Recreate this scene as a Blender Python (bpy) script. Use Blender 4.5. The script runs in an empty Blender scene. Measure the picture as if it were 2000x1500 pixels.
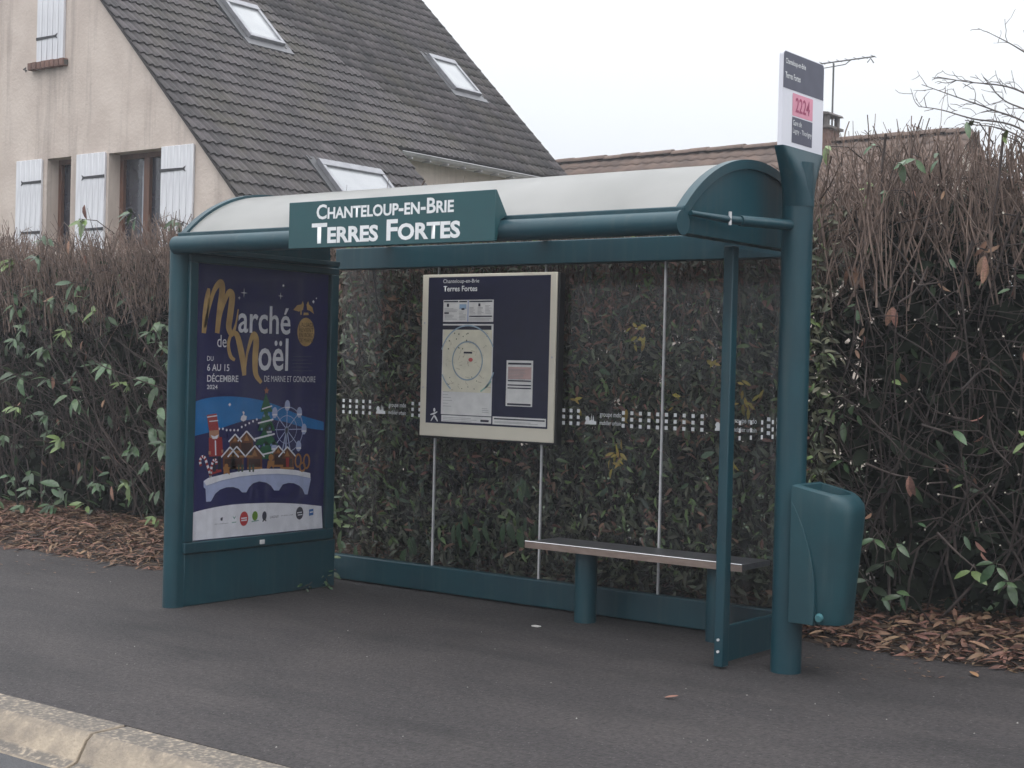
import bpy, bmesh, math, random
import numpy as np
from mathutils import Matrix, Vector
random.seed(7); rng = np.random.default_rng(7)
S = bpy.context.scene
COL = S.collection
PI = math.pi
# ------------------------------------------------------------------ camera
FPX, YAW, PITCH, ROLL = 2959.5, 0.6507, -0.0102, 0.0245
CAM = np.array([7.3463, -7.676, 1.4944])
_f = np.array([-math.sin(YAW)*math.cos(PITCH), math.cos(YAW)*math.cos(PITCH), math.sin(PITCH)])
_r0 = np.array([math.cos(YAW), math.sin(YAW), 0.0]); _u0 = np.cross(_r0, _f)
_r = math.cos(ROLL)*_r0 + math.sin(ROLL)*_u0
_u = -math.sin(ROLL)*_r0 + math.cos(ROLL)*_u0
cd = bpy.data.cameras.new('camera'); cam = bpy.data.objects.new('camera', cd); COL.objects.link(cam)
cd.sensor_width = 36; cd.lens = FPX/2000*36; cd.clip_start = 0.1; cd.clip_end = 2000
cam.matrix_world = Matrix(((_r[0], _u[0], -_f[0], CAM[0]), (_r[1], _u[1], -_f[1], CAM[1]), (_r[2], _u[2], -_f[2], CAM[2]), (0, 0, 0, 1)))
S.camera = cam
def ray(u, v): return _f + _r*(u-1000)/FPX + _u*(750-v)/FPX
def onX(u, v, X): d = ray(u, v); return CAM + d*(X-CAM[0])/d[0]
def onY(u, v, Y): d = ray(u, v); return CAM + d*(Y-CAM[1])/d[1]
def onZ(u, v, Z): d = ray(u, v); return CAM + d*(Z-CAM[2])/d[2]
# ------------------------------------------------------------------ world: overcast sky
SUN_EL, SUN_AZ = math.radians(64), math.radians(150)
W = bpy.data.worlds.new('World'); S.world = W; W.use_nodes = True
nt = W.node_tree; nt.nodes.clear()
def N(t, **k):
    n = nt.nodes.new(t)
    for a, b in k.items(): setattr(n, a, b)
    return n
out = N('ShaderNodeOutputWorld'); bg = N('ShaderNodeBackground'); bg.inputs['Strength'].default_value = 0.1
sky = N('ShaderNodeTexSky', sky_type='NISHITA', sun_disc=False, sun_elevation=SUN_EL, sun_rotation=SUN_AZ, dust_density=4.0)
hs = N('ShaderNodeHueSaturation'); hs.inputs['Saturation'].default_value = 0.12; hs.inputs['Value'].default_value = 0.12
nt.links.new(sky.outputs[0], hs.inputs['Color'])
tc = N('ShaderNodeTexCoord'); sx = N('ShaderNodeSeparateXYZ'); nt.links.new(tc.outputs['Generated'], sx.inputs[0])
cr = N('ShaderNodeValToRGB')          # cloud layer: standard overcast brightening from horizon to zenith
e = cr.color_ramp.elements; e[0].position = 0.0; e[0].color = (4.9, 5.2, 5.55, 1); e[1].position = 1.0; e[1].color = (21.0, 21.5, 22.3, 1)
nt.links.new(sx.outputs['Z'], cr.inputs[0])
nz = N('ShaderNodeTexNoise'); nz.inputs['Scale'].default_value = 2.2; nz.inputs['Detail'].default_value = 4
mr = N('ShaderNodeMapRange'); mr.inputs['To Min'].default_value = 0.93; mr.inputs['To Max'].default_value = 1.05
nt.links.new(tc.outputs['Generated'], nz.inputs['Vector']); nt.links.new(nz.outputs[0], mr.inputs[0])
vm = N('ShaderNodeVectorMath', operation='SCALE'); nt.links.new(cr.outputs[0], vm.inputs[0]); nt.links.new(mr.outputs[0], vm.inputs['Scale'])
ad = N('ShaderNodeVectorMath', operation='ADD'); nt.links.new(vm.outputs[0], ad.inputs[0]); nt.links.new(hs.outputs[0], ad.inputs[1])
nt.links.new(ad.outputs[0], bg.inputs[0]); nt.links.new(bg.outputs[0], out.inputs[0])
sl = bpy.data.lights.new('sun', 'SUN'); sl.energy = 0.6; sl.angle = math.radians(40); sl.color = (1, 0.97, 0.93)
so = bpy.data.objects.new('sun', sl); COL.objects.link(so)
# towards the sun: from behind and above the photographer
sd = Vector((math.sin(SUN_AZ)*math.cos(SUN_EL), math.cos(SUN_AZ)*math.cos(SUN_EL), math.sin(SUN_EL)))
so.rotation_euler = sd.to_track_quat('Z', 'Y').to_euler(); so.location = (6, -12, 14)
S.view_settings.view_transform = 'Standard'; S.view_settings.look = 'None'; S.view_settings.gamma = 1
S.cycles.max_bounces = 7; S.cycles.diffuse_bounces = 3; S.cycles.glossy_bounces = 3; S.cycles.volume_bounces = 0; S.cycles.transparent_max_bounces = 10
S.view_settings.use_curve_mapping = False; S.view_settings.exposure = 0.3

# ------------------------------------------------------------------ materials
MATS = {}
def mat(name, c1, c2=None, rough=0.6, scale=8.0, bump=0.0, bscale=60.0, spec=0.5, metal=0.0, detail=5, island=0.0, coat=0.0, trans=0.0, stretch=None, lo=0.35, hi=0.65, hue=0.0, extra=None):
    if name in MATS: return MATS[name]
    m = bpy.data.materials.new(name); m.use_nodes = True; t = m.node_tree; b = t.nodes['Principled BSDF']
    def n(ty, **k):
        x = t.nodes.new(ty)
        for a, v in k.items(): setattr(x, a, v)
        return x
    c2 = c2 or tuple(x*0.8 for x in c1)
    co = n('ShaderNodeTexCoord'); vec = co.outputs['Object']
    if stretch:
        mp = n('ShaderNodeMapping'); mp.inputs['Scale'].default_value = stretch; t.links.new(vec, mp.inputs[0]); vec = mp.outputs[0]
    no = n('ShaderNodeTexNoise'); no.inputs['Scale'].default_value = scale; no.inputs['Detail'].default_value = detail
    t.links.new(vec, no.inputs['Vector'])
    ra = n('ShaderNodeValToRGB'); ra.color_ramp.elements[0].position = lo; ra.color_ramp.elements[1].position = hi
    ra.color_ramp.elements[0].color = (*c2, 1); ra.color_ramp.elements[1].color = (*c1, 1)
    t.links.new(no.outputs[0], ra.inputs[0]); col = ra.outputs[0]
    if island:
        ge = n('ShaderNodeNewGeometry'); oi = n('ShaderNodeObjectInfo')
        a = n('ShaderNodeMath', operation='ADD'); t.links.new(ge.outputs['Random Per Island'], a.inputs[0]); t.links.new(oi.outputs['Random'], a.inputs[1])
        fr = n('ShaderNodeMath', operation='FRACT'); t.links.new(a.outputs[0], fr.inputs[0])
        mv = n('ShaderNodeMapRange'); mv.inputs['To Min'].default_value = 1-island; mv.inputs['To Max'].default_value = 1+island
        t.links.new(fr.outputs[0], mv.inputs[0])
        h = n('ShaderNodeHueSaturation'); t.links.new(col, h.inputs['Color']); t.links.new(mv.outputs[0], h.inputs['Value'])
        if hue:
            m2 = n('ShaderNodeMath', operation='MULTIPLY'); m2.inputs[1].default_value = 7.31; t.links.new(fr.outputs[0], m2.inputs[0])
            f2 = n('ShaderNodeMath', operation='FRACT'); t.links.new(m2.outputs[0], f2.inputs[0])
            mh = n('ShaderNodeMapRange'); mh.inputs['To Min'].default_value = 0.5-hue; mh.inputs['To Max'].default_value = 0.5+hue
            t.links.new(f2.outputs[0], mh.inputs[0]); t.links.new(mh.outputs[0], h.inputs['Hue'])
        col = h.outputs[0]
    if extra: col = extra(t, n, co, col)
    t.links.new(col, b.inputs['Base Color'])
    b.inputs['Roughness'].default_value = rough; b.inputs['Metallic'].default_value = metal
    b.inputs['Specular IOR Level'].default_value = spec; b.inputs['Coat Weight'].default_value = coat
    if trans: b.inputs['Transmission Weight'].default_value = trans
    if bump:
        nb = n('ShaderNodeTexNoise'); nb.inputs['Scale'].default_value = bscale; nb.inputs['Detail'].default_value = 4
        t.links.new(vec, nb.inputs['Vector'])
        bp = n('ShaderNodeBump'); bp.inputs['Strength'].default_value = bump; bp.inputs['Distance'].default_value = 0.01
        t.links.new(nb.outputs[0], bp.inputs['Height']); t.links.new(bp.outputs[0], b.inputs['Normal'])
    MATS[name] = m; return m
def glass(name, tint, refl=1.0, rough=0.02):
    if name in MATS: return MATS[name]
    m = bpy.data.materials.new(name); m.use_nodes = True; t = m.node_tree; t.nodes.clear()
    o = t.nodes.new('ShaderNodeOutputMaterial'); tr = t.nodes.new('ShaderNodeBsdfTransparent'); gl = t.nodes.new('ShaderNodeBsdfGlossy')
    lw = t.nodes.new('ShaderNodeLayerWeight'); pw = t.nodes.new('ShaderNodeMath'); pw.operation = 'POWER'; pw.inputs[1].default_value = 5
    fr = t.nodes.new('ShaderNodeMath'); fr.operation = 'MULTIPLY_ADD'; fr.inputs[1].default_value = 0.96; fr.inputs[2].default_value = 0.04   # Schlick, same from both sides
    t.links.new(lw.outputs['Facing'], pw.inputs[0]); t.links.new(pw.outputs[0], fr.inputs[0]); mx = t.nodes.new('ShaderNodeMixShader')
    no = t.nodes.new('ShaderNodeTexNoise'); no.inputs['Scale'].default_value = 3; no.inputs['Detail'].default_value = 6
    ra = t.nodes.new('ShaderNodeMapRange'); ra.inputs['To Min'].default_value = rough; ra.inputs['To Max'].default_value = rough+0.12
    t.links.new(no.outputs[0], ra.inputs[0]); t.links.new(ra.outputs[0], gl.inputs['Roughness'])
    tr.inputs[0].default_value = (*tint, 1); gl.inputs[0].default_value = (refl, refl, refl, 1)
    t.links.new(fr.outputs[0], mx.inputs[0]); t.links.new(tr.outputs[0], mx.inputs[1]); t.links.new(gl.outputs[0], mx.inputs[2])
    # dried rain runs: a little dust scattered unevenly over the pane
    co = t.nodes.new('ShaderNodeTexCoord'); mp = t.nodes.new('ShaderNodeMapping'); mp.inputs['Scale'].default_value = (9, 9, 0.8); n2 = t.nodes.new('ShaderNodeTexNoise'); n2.inputs['Scale'].default_value = 2.0; n2.inputs['Detail'].default_value = 8
    t.links.new(co.outputs['Object'], mp.inputs[0]); t.links.new(mp.outputs[0], n2.inputs['Vector'])
    r2 = t.nodes.new('ShaderNodeMapRange'); r2.inputs['From Min'].default_value = 0.5; r2.inputs['From Max'].default_value = 0.8; r2.inputs['To Max'].default_value = 0.05; t.links.new(n2.outputs[0], r2.inputs[0])
    df = t.nodes.new('ShaderNodeBsdfDiffuse'); df.inputs[0].default_value = (0.5, 0.5, 0.5, 1); m2 = t.nodes.new('ShaderNodeMixShader')
    t.links.new(r2.outputs[0], m2.inputs[0]); t.links.new(mx.outputs[0], m2.inputs[1]); t.links.new(df.outputs[0], m2.inputs[2])
    t.links.new(m2.outputs[0], o.inputs[0]); MATS[name] = m; return m
def flat(name, c, rough=0.45, spec=0.3):      # printed ink, with faint mottling
    return mat(name, c, tuple(x*0.88 for x in c), rough=rough, scale=14, spec=spec)

def dirty(t, n, co, col):                     # rain grime: vertical runs and specks on painted metal
    mp = n('ShaderNodeMapping'); mp.inputs['Scale'].default_value = (14, 14, 0.9); t.links.new(co.outputs['Object'], mp.inputs[0])
    no = n('ShaderNodeTexNoise'); no.inputs['Scale'].default_value = 1.6; no.inputs['Detail'].default_value = 6; t.links.new(mp.outputs[0], no.inputs['Vector'])
    mr = n('ShaderNodeMapRange'); mr.inputs['From Min'].default_value = 0.52; mr.inputs['From Max'].default_value = 0.75; mr.inputs['To Max'].default_value = 0.4
    t.links.new(no.outputs[0], mr.inputs[0])
    mx = n('ShaderNodeMixRGB'); mx.inputs[2].default_value = (0.045, 0.075, 0.078, 1)
    t.links.new(mr.outputs[0], mx.inputs[0]); t.links.new(col, mx.inputs[1]); return mx.outputs[0]
TEAL = mat('teal_paint', (0.003, 0.047, 0.064), (0.003, 0.035, 0.050), rough=0.42, scale=3, bump=0.04, bscale=120, extra=dirty)
TEALBIN = mat('teal_plastic', (0.003, 0.046, 0.060), (0.003, 0.036, 0.048), rough=0.5, scale=5, bump=0.08, bscale=220, extra=dirty)
BOARDT = mat('teal_board', (0.012, 0.072, 0.082), (0.011, 0.063, 0.072), rough=0.5, scale=4)
WHITEPR = flat('white_print', (0.78, 0.79, 0.80)); NAVY = flat('navy_print', (0.018, 0.019, 0.050), 0.35)
GOLD = mat('gold_print', (0.66, 0.43, 0.16), (0.45, 0.28, 0.10), rough=0.4, scale=9)

# ------------------------------------------------------------------ mesh helpers
def link(name, me, m, parent=None, smooth=False):
    o = bpy.data.objects.new(name, me); COL.objects.link(o)
    if m is not None and not me.materials:
        for x in (m if isinstance(m, (list, tuple)) else [m]): me.materials.append(x)
    if parent: o.parent = parent
    if smooth: me.polygons.foreach_set('use_smooth', [True]*len(me.polygons))
    return o
class MB:
    def __init__(s): s.v = []; s.f = []; s.mi = []
    def add(s, v, f, mi=0):
        b = len(s.v); s.v += [tuple(map(float, p)) for p in v]; s.f += [tuple(b+i for i in q) for q in f]; s.mi += [mi]*len(f); return s
    def box(s, x0, x1, y0, y1, z0, z1, mi=0):
        v = [(x, y, z) for x in (x0, x1) for y in (y0, y1) for z in (z0, z1)]
        return s.add(v, [(0, 1, 3, 2), (4, 6, 7, 5), (0, 4, 5, 1), (2, 3, 7, 6), (0, 2, 6, 4), (1, 5, 7, 3)], mi)
    def tube(s, pts, r, n=12, caps=True, mi=0):
        pts = [Vector(p) for p in pts]; rr = r if isinstance(r, (list, tuple)) else [r]*len(pts); v = []; f = []
        for i, p in enumerate(pts):
            t = (pts[min(i+1, len(pts)-1)] - pts[max(i-1, 0)]).normalized()
            a = Vector((0, 0, 1)) if abs(t.z) < 0.9 else Vector((1, 0, 0))
            x = t.cross(a).normalized(); y = t.cross(x)
            v += [p + (x*math.cos(2*PI*k/n) + y*math.sin(2*PI*k/n))*rr[i] for k in range(n)]
        for i in range(len(pts)-1):
            f += [(i*n+k, i*n+(k+1) % n, (i+1)*n+(k+1) % n, (i+1)*n+k) for k in range(n)]
        if caps: f += [tuple(range(n))[::-1], tuple((len(pts)-1)*n+k for k in range(n))]
        return s.add(v, f, mi)
    def prism(s, poly, axis, a, b, mi=0):     # polygon in the two other axes, extruded along axis from a to b
        n = len(poly)
        def P(p, q): return {'x': (q, p[0], p[1]), 'y': (p[0], q, p[1]), 'z': (p[0], p[1], q)}[axis]
        v = [P(p, a) for p in poly] + [P(p, b) for p in poly]
        return s.add(v, [tuple(range(n))[::-1], tuple(n+i for i in range(n))] + [(i, (i+1) % n, n+(i+1) % n, n+i) for i in range(n)], mi)
    def mesh(s, name):
        me = bpy.data.meshes.new(name); me.from_pydata(s.v, [], s.f)
        bm = bmesh.new(); bm.from_mesh(me); bmesh.ops.recalc_face_normals(bm, faces=bm.faces); bm.to_mesh(me); bm.free()
        if any(s.mi): me.polygons.foreach_set('material_index', s.mi)
        return me
    def build(s, name, m, parent=None, smooth=False, bevel=0.0, seg=2):
        o = link(name, s.mesh(name), m, parent, smooth)
        if bevel:
            b = o.modifiers.new('bevel', 'BEVEL'); b.width = bevel; b.segments = seg; b.limit_method = 'ANGLE'; b.angle_limit = math.radians(40)
        if smooth or bevel:
            o.data.polygons.foreach_set('use_smooth', [True]*len(o.data.polygons))
            o.data.set_sharp_from_angle(angle=math.radians(38))
        return o
def tag(o, label=None, cat=None, group=None, kind=None):
    if label: o['label'] = label
    if cat: o['category'] = cat
    if group: o['group'] = group
    if kind: o['kind'] = kind
    return o
def thing(name, loc, label, cat, group=None):
    o = bpy.data.objects.new(name, None); COL.objects.link(o); o.empty_display_size = 0.1
    return tag(o, label, cat, group)
def fast(name, V, F, m, parent=None, smooth=False):   # numpy arrays, all faces with the same corner count
    V = np.ascontiguousarray(V, np.float32).reshape(-1, 3); F = np.ascontiguousarray(F, np.int32); k = F.shape[1]
    me = bpy.data.meshes.new(name); me.vertices.add(len(V)); me.vertices.foreach_set('co', V.ravel())
    me.loops.add(F.size); me.loops.foreach_set('vertex_index', F.ravel())
    me.polygons.add(len(F)); me.polygons.foreach_set('loop_start', np.arange(0, F.size, k, dtype=np.int32))
    me.update(calc_edges=True); me.validate()
    return link(name, me, m, parent, smooth)
# flat print on an upright plane: plane 'X' (seen from +X, right = +Y) or 'Y' (seen from -Y, right = +X)
def plane_pt(pl, d, s, t): return (d, s, t) if pl == 'X' else (s, d, t)
def lay(pl, d, k): return d + k*0.0008 if pl == 'X' else d - k*0.0008
def pr_poly(parent, name, pl, d, k, polys, m):
    q = MB()
    for p in polys:
        dd = lay(pl, d, k); q.add([plane_pt(pl, dd, s, t) for s, t in p], [tuple(range(len(p)))])
    me = bpy.data.meshes.new(name); me.from_pydata(q.v, [], q.f)
    o = link(name, me, m, parent)
    if len(polys) > 1: o['kind'] = 'stuff'     # print too fine to pick apart
    return o
def rect(s0, t0, s1, t1): return [(s0, t0), (s1, t0), (s1, t1), (s0, t1)]
def disc(s, t, r, n=20, ry=None): return [(s+r*math.cos(2*PI*i/n), t+(ry or r)*math.sin(2*PI*i/n)) for i in range(n)]
def ring_polys(s, t, r, w, n=36, ry=None):
    ry = ry or r; o = []
    for i in range(n):
        a, b = 2*PI*i/n, 2*PI*(i+1)/n
        o.append([(s+(r-w)*math.cos(a), t+(ry-w)*math.sin(a)), (s+r*math.cos(a), t+ry*math.sin(a)), (s+r*math.cos(b), t+ry*math.sin(b)), (s+(r-w)*math.cos(b), t+(ry-w)*math.sin(b))])
    return o
def bar(a, b, w):
    dx, dy = b[0]-a[0], b[1]-a[1]; L = math.hypot(dx, dy) or 1; nx, ny = -dy/L*w/2, dx/L*w/2
    return [(a[0]+nx, a[1]+ny), (a[0]-nx, a[1]-ny), (b[0]-nx, b[1]-ny), (b[0]+nx, b[1]+ny)]
def catmull(P, n=8):
    P = [np.array(p, float) for p in P]; P = [2*P[0]-P[1]] + P + [2*P[-1]-P[-2]]; o = []
    for i in range(1, len(P)-2):
        for k in range(n):
            t = k/n; a, b, c, d = P[i-1:i+3]
            o.append(0.5*((2*b)+(c-a)*t+(2*a-5*b+4*c-d)*t*t+(3*b-a-3*c+d)*t**3))
    return o + [P[-2]]
def ribbon(P):                                 # [(s, t, width)] -> quads
    Q = catmull(P); L = []; o = []
    for i, q in enumerate(Q):
        d = Q[min(i+1, len(Q)-1)][:2] - Q[max(i-1, 0)][:2]; d = d/(np.linalg.norm(d)+1e-9); nn = np.array([-d[1], d[0]])*q[2]/2
        L.append((q[:2]+nn, q[:2]-nn))
    for i in range(len(L)-1): o.append([tuple(L[i][0]), tuple(L[i][1]), tuple(L[i+1][1]), tuple(L[i+1][0])])
    return o
def text(parent, name, pl, d, k, s, box, m, bold=0.0, small=False, italic=0.0, spacing=1.0, line=1.0):
    cu = bpy.data.curves.new(name, 'FONT'); cu.body = s; cu.offset = bold; cu.space_character = spacing; cu.space_line = line; cu.shear = italic
    cu.resolution_u = 3
    if small:
        cu.small_caps_scale = 0.76
        for i, ch in enumerate(s):
            if ch.islower(): cu.body_format[i].use_small_caps = True
    o = bpy.data.objects.new(name, cu); COL.objects.link(o)
    dg = bpy.context.evaluated_depsgraph_get(); me = bpy.data.meshes.new_from_object(o.evaluated_get(dg)); bpy.data.objects.remove(o); bpy.data.curves.remove(cu)
    n = len(me.vertices); c = np.zeros(n*3, np.float32); me.vertices.foreach_get('co', c); c = c.reshape(-1, 3)
    lo, hi = c.min(0), c.max(0); s0, t0, s1, t1 = box
    S_ = s0 + (c[:, 0]-lo[0])/(hi[0]-lo[0])*(s1-s0); T_ = t0 + (c[:, 1]-lo[1])/(hi[1]-lo[1])*(t1-t0); dd = np.full(n, lay(pl, d, k))
    v = np.stack([dd, S_, T_] if pl == 'X' else [S_, dd, T_], 1)
    me.vertices.foreach_set('co', v.astype(np.float32).ravel()); me.materials.clear(); me.name = name
    o = link(name, me, m, parent); o['kind'] = 'stuff'; return o

# ================================================================== GROUND
def speckle(t, n, co, col):
    v = n('ShaderNodeTexVoronoi'); v.inputs['Scale'].default_value = 52; t.links.new(co.outputs['Object'], v.inputs['Vector'])
    r = n('ShaderNodeMapRange'); r.inputs['From Min'].default_value = 0.10; r.inputs['From Max'].default_value = 0.22; r.inputs['To Min'].default_value = 1; r.inputs['To Max'].default_value = 0
    t.links.new(v.outputs['Distance'], r.inputs[0])
    sp = n('ShaderNodeSeparateColor'); t.links.new(v.outputs['Color'], sp.inputs[0])
    g = n('ShaderNodeMath', operation='GREATER_THAN'); g.inputs[1].default_value = 0.66; t.links.new(sp.outputs[0], g.inputs[0])
    mu = n('ShaderNodeMath', operation='MULTIPLY'); t.links.new(r.outputs[0], mu.inputs[0]); t.links.new(g.outputs[0], mu.inputs[1])
    m3 = n('ShaderNodeMath', operation='MULTIPLY'); m3.inputs[1].default_value = 0.8; t.links.new(mu.outputs[0], m3.inputs[0])
    mx = n('ShaderNodeMixRGB'); mx.inputs[2].default_value = (0.16, 0.15, 0.15, 1); t.links.new(m3.outputs[0], mx.inputs[0]); t.links.new(col, mx.inputs[1])
    # damp stains
    no = n('ShaderNodeTexNoise'); no.inputs['Scale'].default_value = 0.9; no.inputs['Detail'].default_value = 7; no.inputs['Roughness'].default_value = 0.6
    mp = n('ShaderNodeMapping'); mp.inputs['Scale'].default_value = (0.7, 2.0, 1); t.links.new(co.outputs['Object'], mp.inputs[0]); t.links.new(mp.outputs[0], no.inputs['Vector'])
    r2 = n('ShaderNodeMapRange'); r2.inputs['From Min'].default_value = 0.50; r2.inputs['From Max'].default_value = 0.68; r2.inputs['To Max'].default_value = 0.65
    t.links.new(no.outputs[0], r2.inputs[0])
    m4 = n('ShaderNodeMixRGB'); m4.inputs[2].default_value = (0.018, 0.017, 0.018, 1); t.links.new(r2.outputs[0], m4.inputs[0]); t.links.new(mx.outputs[0], m4.inputs[1])
    n5 = n('ShaderNodeTexNoise'); n5.inputs['Scale'].default_value = 1.3; n5.inputs['Detail'].default_value = 9; n5.inputs['Roughness'].default_value = 0.72
    m5 = n('ShaderNodeMapping'); m5.inputs['Location'].default_value = (3.1, 7.7, 0); m5.inputs['Scale'].default_value = (0.6, 1.2, 1); t.links.new(co.outputs['Object'], m5.inputs[0]); t.links.new(m5.outputs[0], n5.inputs['Vector'])
    r5 = n('ShaderNodeMapRange'); r5.inputs['From Min'].default_value = 0.44; r5.inputs['From Max'].default_value = 0.66; r5.inputs['To Max'].default_value = 0.42; t.links.new(n5.outputs[0], r5.inputs[0])
    m6 = n('ShaderNodeMixRGB'); m6.inputs[2].default_value = (0.080, 0.069, 0.067, 1); t.links.new(r5.outputs[0], m6.inputs[0]); t.links.new(m4.outputs[0], m6.inputs[1])
    n7 = n('ShaderNodeTexNoise'); n7.inputs['Scale'].default_value = 38; n7.inputs['Detail'].default_value = 3; t.links.new(co.outputs['Object'], n7.inputs['Vector'])
    r7 = n('ShaderNodeMapRange'); r7.inputs['From Min'].default_value = 0.3; r7.inputs['From Max'].default_value = 0.7; r7.inputs['To Min'].default_value = 0.62; r7.inputs['To Max'].default_value = 1.38; t.links.new(n7.outputs[0], r7.inputs[0])
    h7 = n('ShaderNodeHueSaturation'); t.links.new(m6.outputs[0], h7.inputs['Color']); t.links.new(r7.outputs[0], h7.inputs['Value'])
    return h7.outputs[0]
ASPH = mat('asphalt', (0.048, 0.042, 0.043), (0.031, 0.028, 0.029), rough=0.78, scale=90, bump=0.9, bscale=75, detail=3, spec=0.35, extra=speckle)
ROADM = mat('road_asphalt', (0.075, 0.075, 0.08), (0.05, 0.05, 0.055), rough=0.8, scale=140, bump=0.6, bscale=150)
SOIL = mat('soil', (0.045, 0.03, 0.022), (0.02, 0.014, 0.011), rough=0.95, scale=18, bump=0.8, bscale=40)
GRASSM = mat('lawn', (0.05, 0.075, 0.03), (0.03, 0.05, 0.02), rough=0.9, scale=30, bump=0.8, bscale=90)
def sheet(name, pts, z, m, kind='structure'):
    q = MB(); q.add([(x, y, z) for x, y in pts], [tuple(range(len(pts)))]); return tag(q.build(name, m), kind=kind)
sheet('ground', [(-400, -400), (400, -400), (400, 400), (-400, 400)], -0.165, GRASSM)
sheet('road', [(-120, -60), (120, -60), (120, -3.955), (-120, -3.955)], -0.125, ROADM)
def border(x): return -0.6 if x < -0.01 else (0.045 if x < 3.45 else 0.125)
# pavement with a slightly ragged back edge
pb = [(x, border(x)+rng.uniform(-0.025, 0.025)) for x in np.arange(-12, 12.01, 0.06)]
q = MB(); pts = [(-120, -3.70), (120, -3.70), (120, 0.13), ] + pb[::-1] + [(-120, -0.6)]
q.prism(pts, 'z', -0.16, 0.0); PAV = tag(q.build('pavement', ASPH), kind='structure')
# planting bed: gently mounded soil
xs = np.arange(-14, 14.01, 0.35); V = []; F = []; prof = [(-0.08, -0.05), (0.05, 0.01), (0.5, 0.07), (1.2, 0.10), (2.4, 0.08), (4.0, 0.0)]
for x in xs:
    for dy, z in prof: V.append((x, border(x)+dy+0.0, z + rng.uniform(-0.01, 0.02)*(dy > 0.1)))
n_ = len(prof)
for i in range(len(xs)-1):
    for k in range(n_-1): F.append((i*n_+k, (i+1)*n_+k, (i+1)*n_+k+1, i*n_+k+1))
tag(fast('planting_bed', V, F, SOIL, smooth=True), kind='structure')
sheet('lawn', [(-60, 3.5), (60, 3.5), (60, 120), (-60, 120)], -0.02, GRASSM)
# kerb stones
def kerbdirt(t, n, co, col):
    s = n('ShaderNodeSeparateXYZ'); ge = n('ShaderNodeNewGeometry'); t.links.new(ge.outputs['Normal'], s.inputs[0])
    no = n('ShaderNodeTexNoise'); no.inputs['Scale'].default_value = 45; no.inputs['Detail'].default_value = 5; t.links.new(co.outputs['Object'], no.inputs['Vector'])
    r = n('ShaderNodeMapRange'); r.inputs['From Min'].default_value = 0.30; r.inputs['From Max'].default_value = 0.52; t.links.new(no.outputs[0], r.inputs[0])
    r3 = n('ShaderNodeMapRange'); r3.inputs['From Min'].default_value = 0.5; r3.inputs['From Max'].default_value = 0.95; r3.inputs['To Max'].default_value = 0.85; t.links.new(s.outputs[2], r3.inputs[0])
    mu = n('ShaderNodeMath', operation='MULTIPLY'); t.links.new(r.outputs[0], mu.inputs[0]); t.links.new(r3.outputs[0], mu.inputs[1])
    mx = n('ShaderNodeMixRGB'); mx.inputs[2].default_value = (0.085, 0.078, 0.072, 1); t.links.new(mu.outputs[0], mx.inputs[0]); t.links.new(col, mx.inputs[1]); return mx.outputs[0]
KERB = mat('kerb_concrete', (0.40, 0.33, 0.25), (0.24, 0.20, 0.16), rough=0.85, scale=9, bump=0.5, bscale=70, extra=kerbdirt)
MORTAR = mat('mortar', (0.1, 0.09, 0.08), rough=0.9)
ke = MB(); ke.box(-30, 30, -3.84, -3.71, -0.16, -0.012); kb = tag(ke.build('kerb', MORTAR), kind='structure')
kprof = [(-3.703, 0.004), (-3.703, -0.15), (-4.02, -0.15), (-4.005, -0.118), (-3.945, -0.10), (-3.90, -0.022), (-3.872, 0.002)]
q = MB(); q.prism(kprof, 'x', 0.005, 0.995); kme = q.build('kerb_stone', KERB, kb, bevel=0.006); kme.location = (1.385, 0, 0)
for i in range(-14, 13):
    if i == 0: continue
    o = kme.copy(); COL.objects.link(o); o.parent = kb; o.location = (1.385+i, 0, rng.uniform(-0.004, 0.003)); o.rotation_euler = (0, 0, rng.uniform(-0.002, 0.002))

# ================================================================== SHELTER
sh = thing('bus_shelter', (0, 0, 0), 'dark teal bus shelter with white barrel roof and glass back wall', 'bus shelter')
PW = 0.8756; XR = 3.47
RC_Y, RC_Z, RR = -0.935, 1.585, 0.957           # roof vault circle
def vz(y, r=RR): return RC_Z + math.sqrt(max(r*r-(y-RC_Y)**2, 0))
XL0, XL1 = 0.23, 3.71
VAULT = mat('white_acrylic', (0.52, 0.515, 0.50), (0.40, 0.40, 0.385), rough=0.28, scale=2.5, spec=0.5, bump=0.02, bscale=30)
_t = VAULT.node_tree; _b = _t.nodes['Principled BSDF']; _tr = _t.nodes.new('ShaderNodeBsdfTranslucent'); _tr.inputs[0].default_value = (0.75, 0.75, 0.74, 1)
_mx = _t.nodes.new('ShaderNodeMixShader'); _mx.inputs[0].default_value = 0.5; _o = _t.nodes['Material Output']
_t.links.new(_b.outputs[0], _mx.inputs[1]); _t.links.new(_tr.outputs[0], _mx.inputs[2]); _t.links.new(_mx.outputs[0], _o.inputs[0])   # milky acrylic lets daylight through
ys = np.linspace(-1.63, -0.37, 25)
outer = [(y, vz(y)) for y in ys]; inner = [(y, vz(y, RR-0.012)) for y in ys]
q = MB(); q.prism(outer+inner[::-1], 'x', XL0+0.02, XL1-0.025); q.build('roof_vault', VAULT, sh, smooth=True)
for x0, x1 in ((XL0-0.02, XL0+0.03), (XL1-0.035, XL1+0.012)):       # arch ribs
    a = [(y, vz(y, RR+0.016)) for y in ys]; b = [(y, vz(y, RR-0.03)) for y in ys]
    q = MB(); q.prism(a+b[::-1], 'x', x0, x1); q.build('roof_arch', TEAL, sh, smooth=True)
CAPM = mat('cap_panel', (0.012, 0.062, 0.082), (0.010, 0.050, 0.066), rough=0.25, scale=2, extra=dirty)
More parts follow.
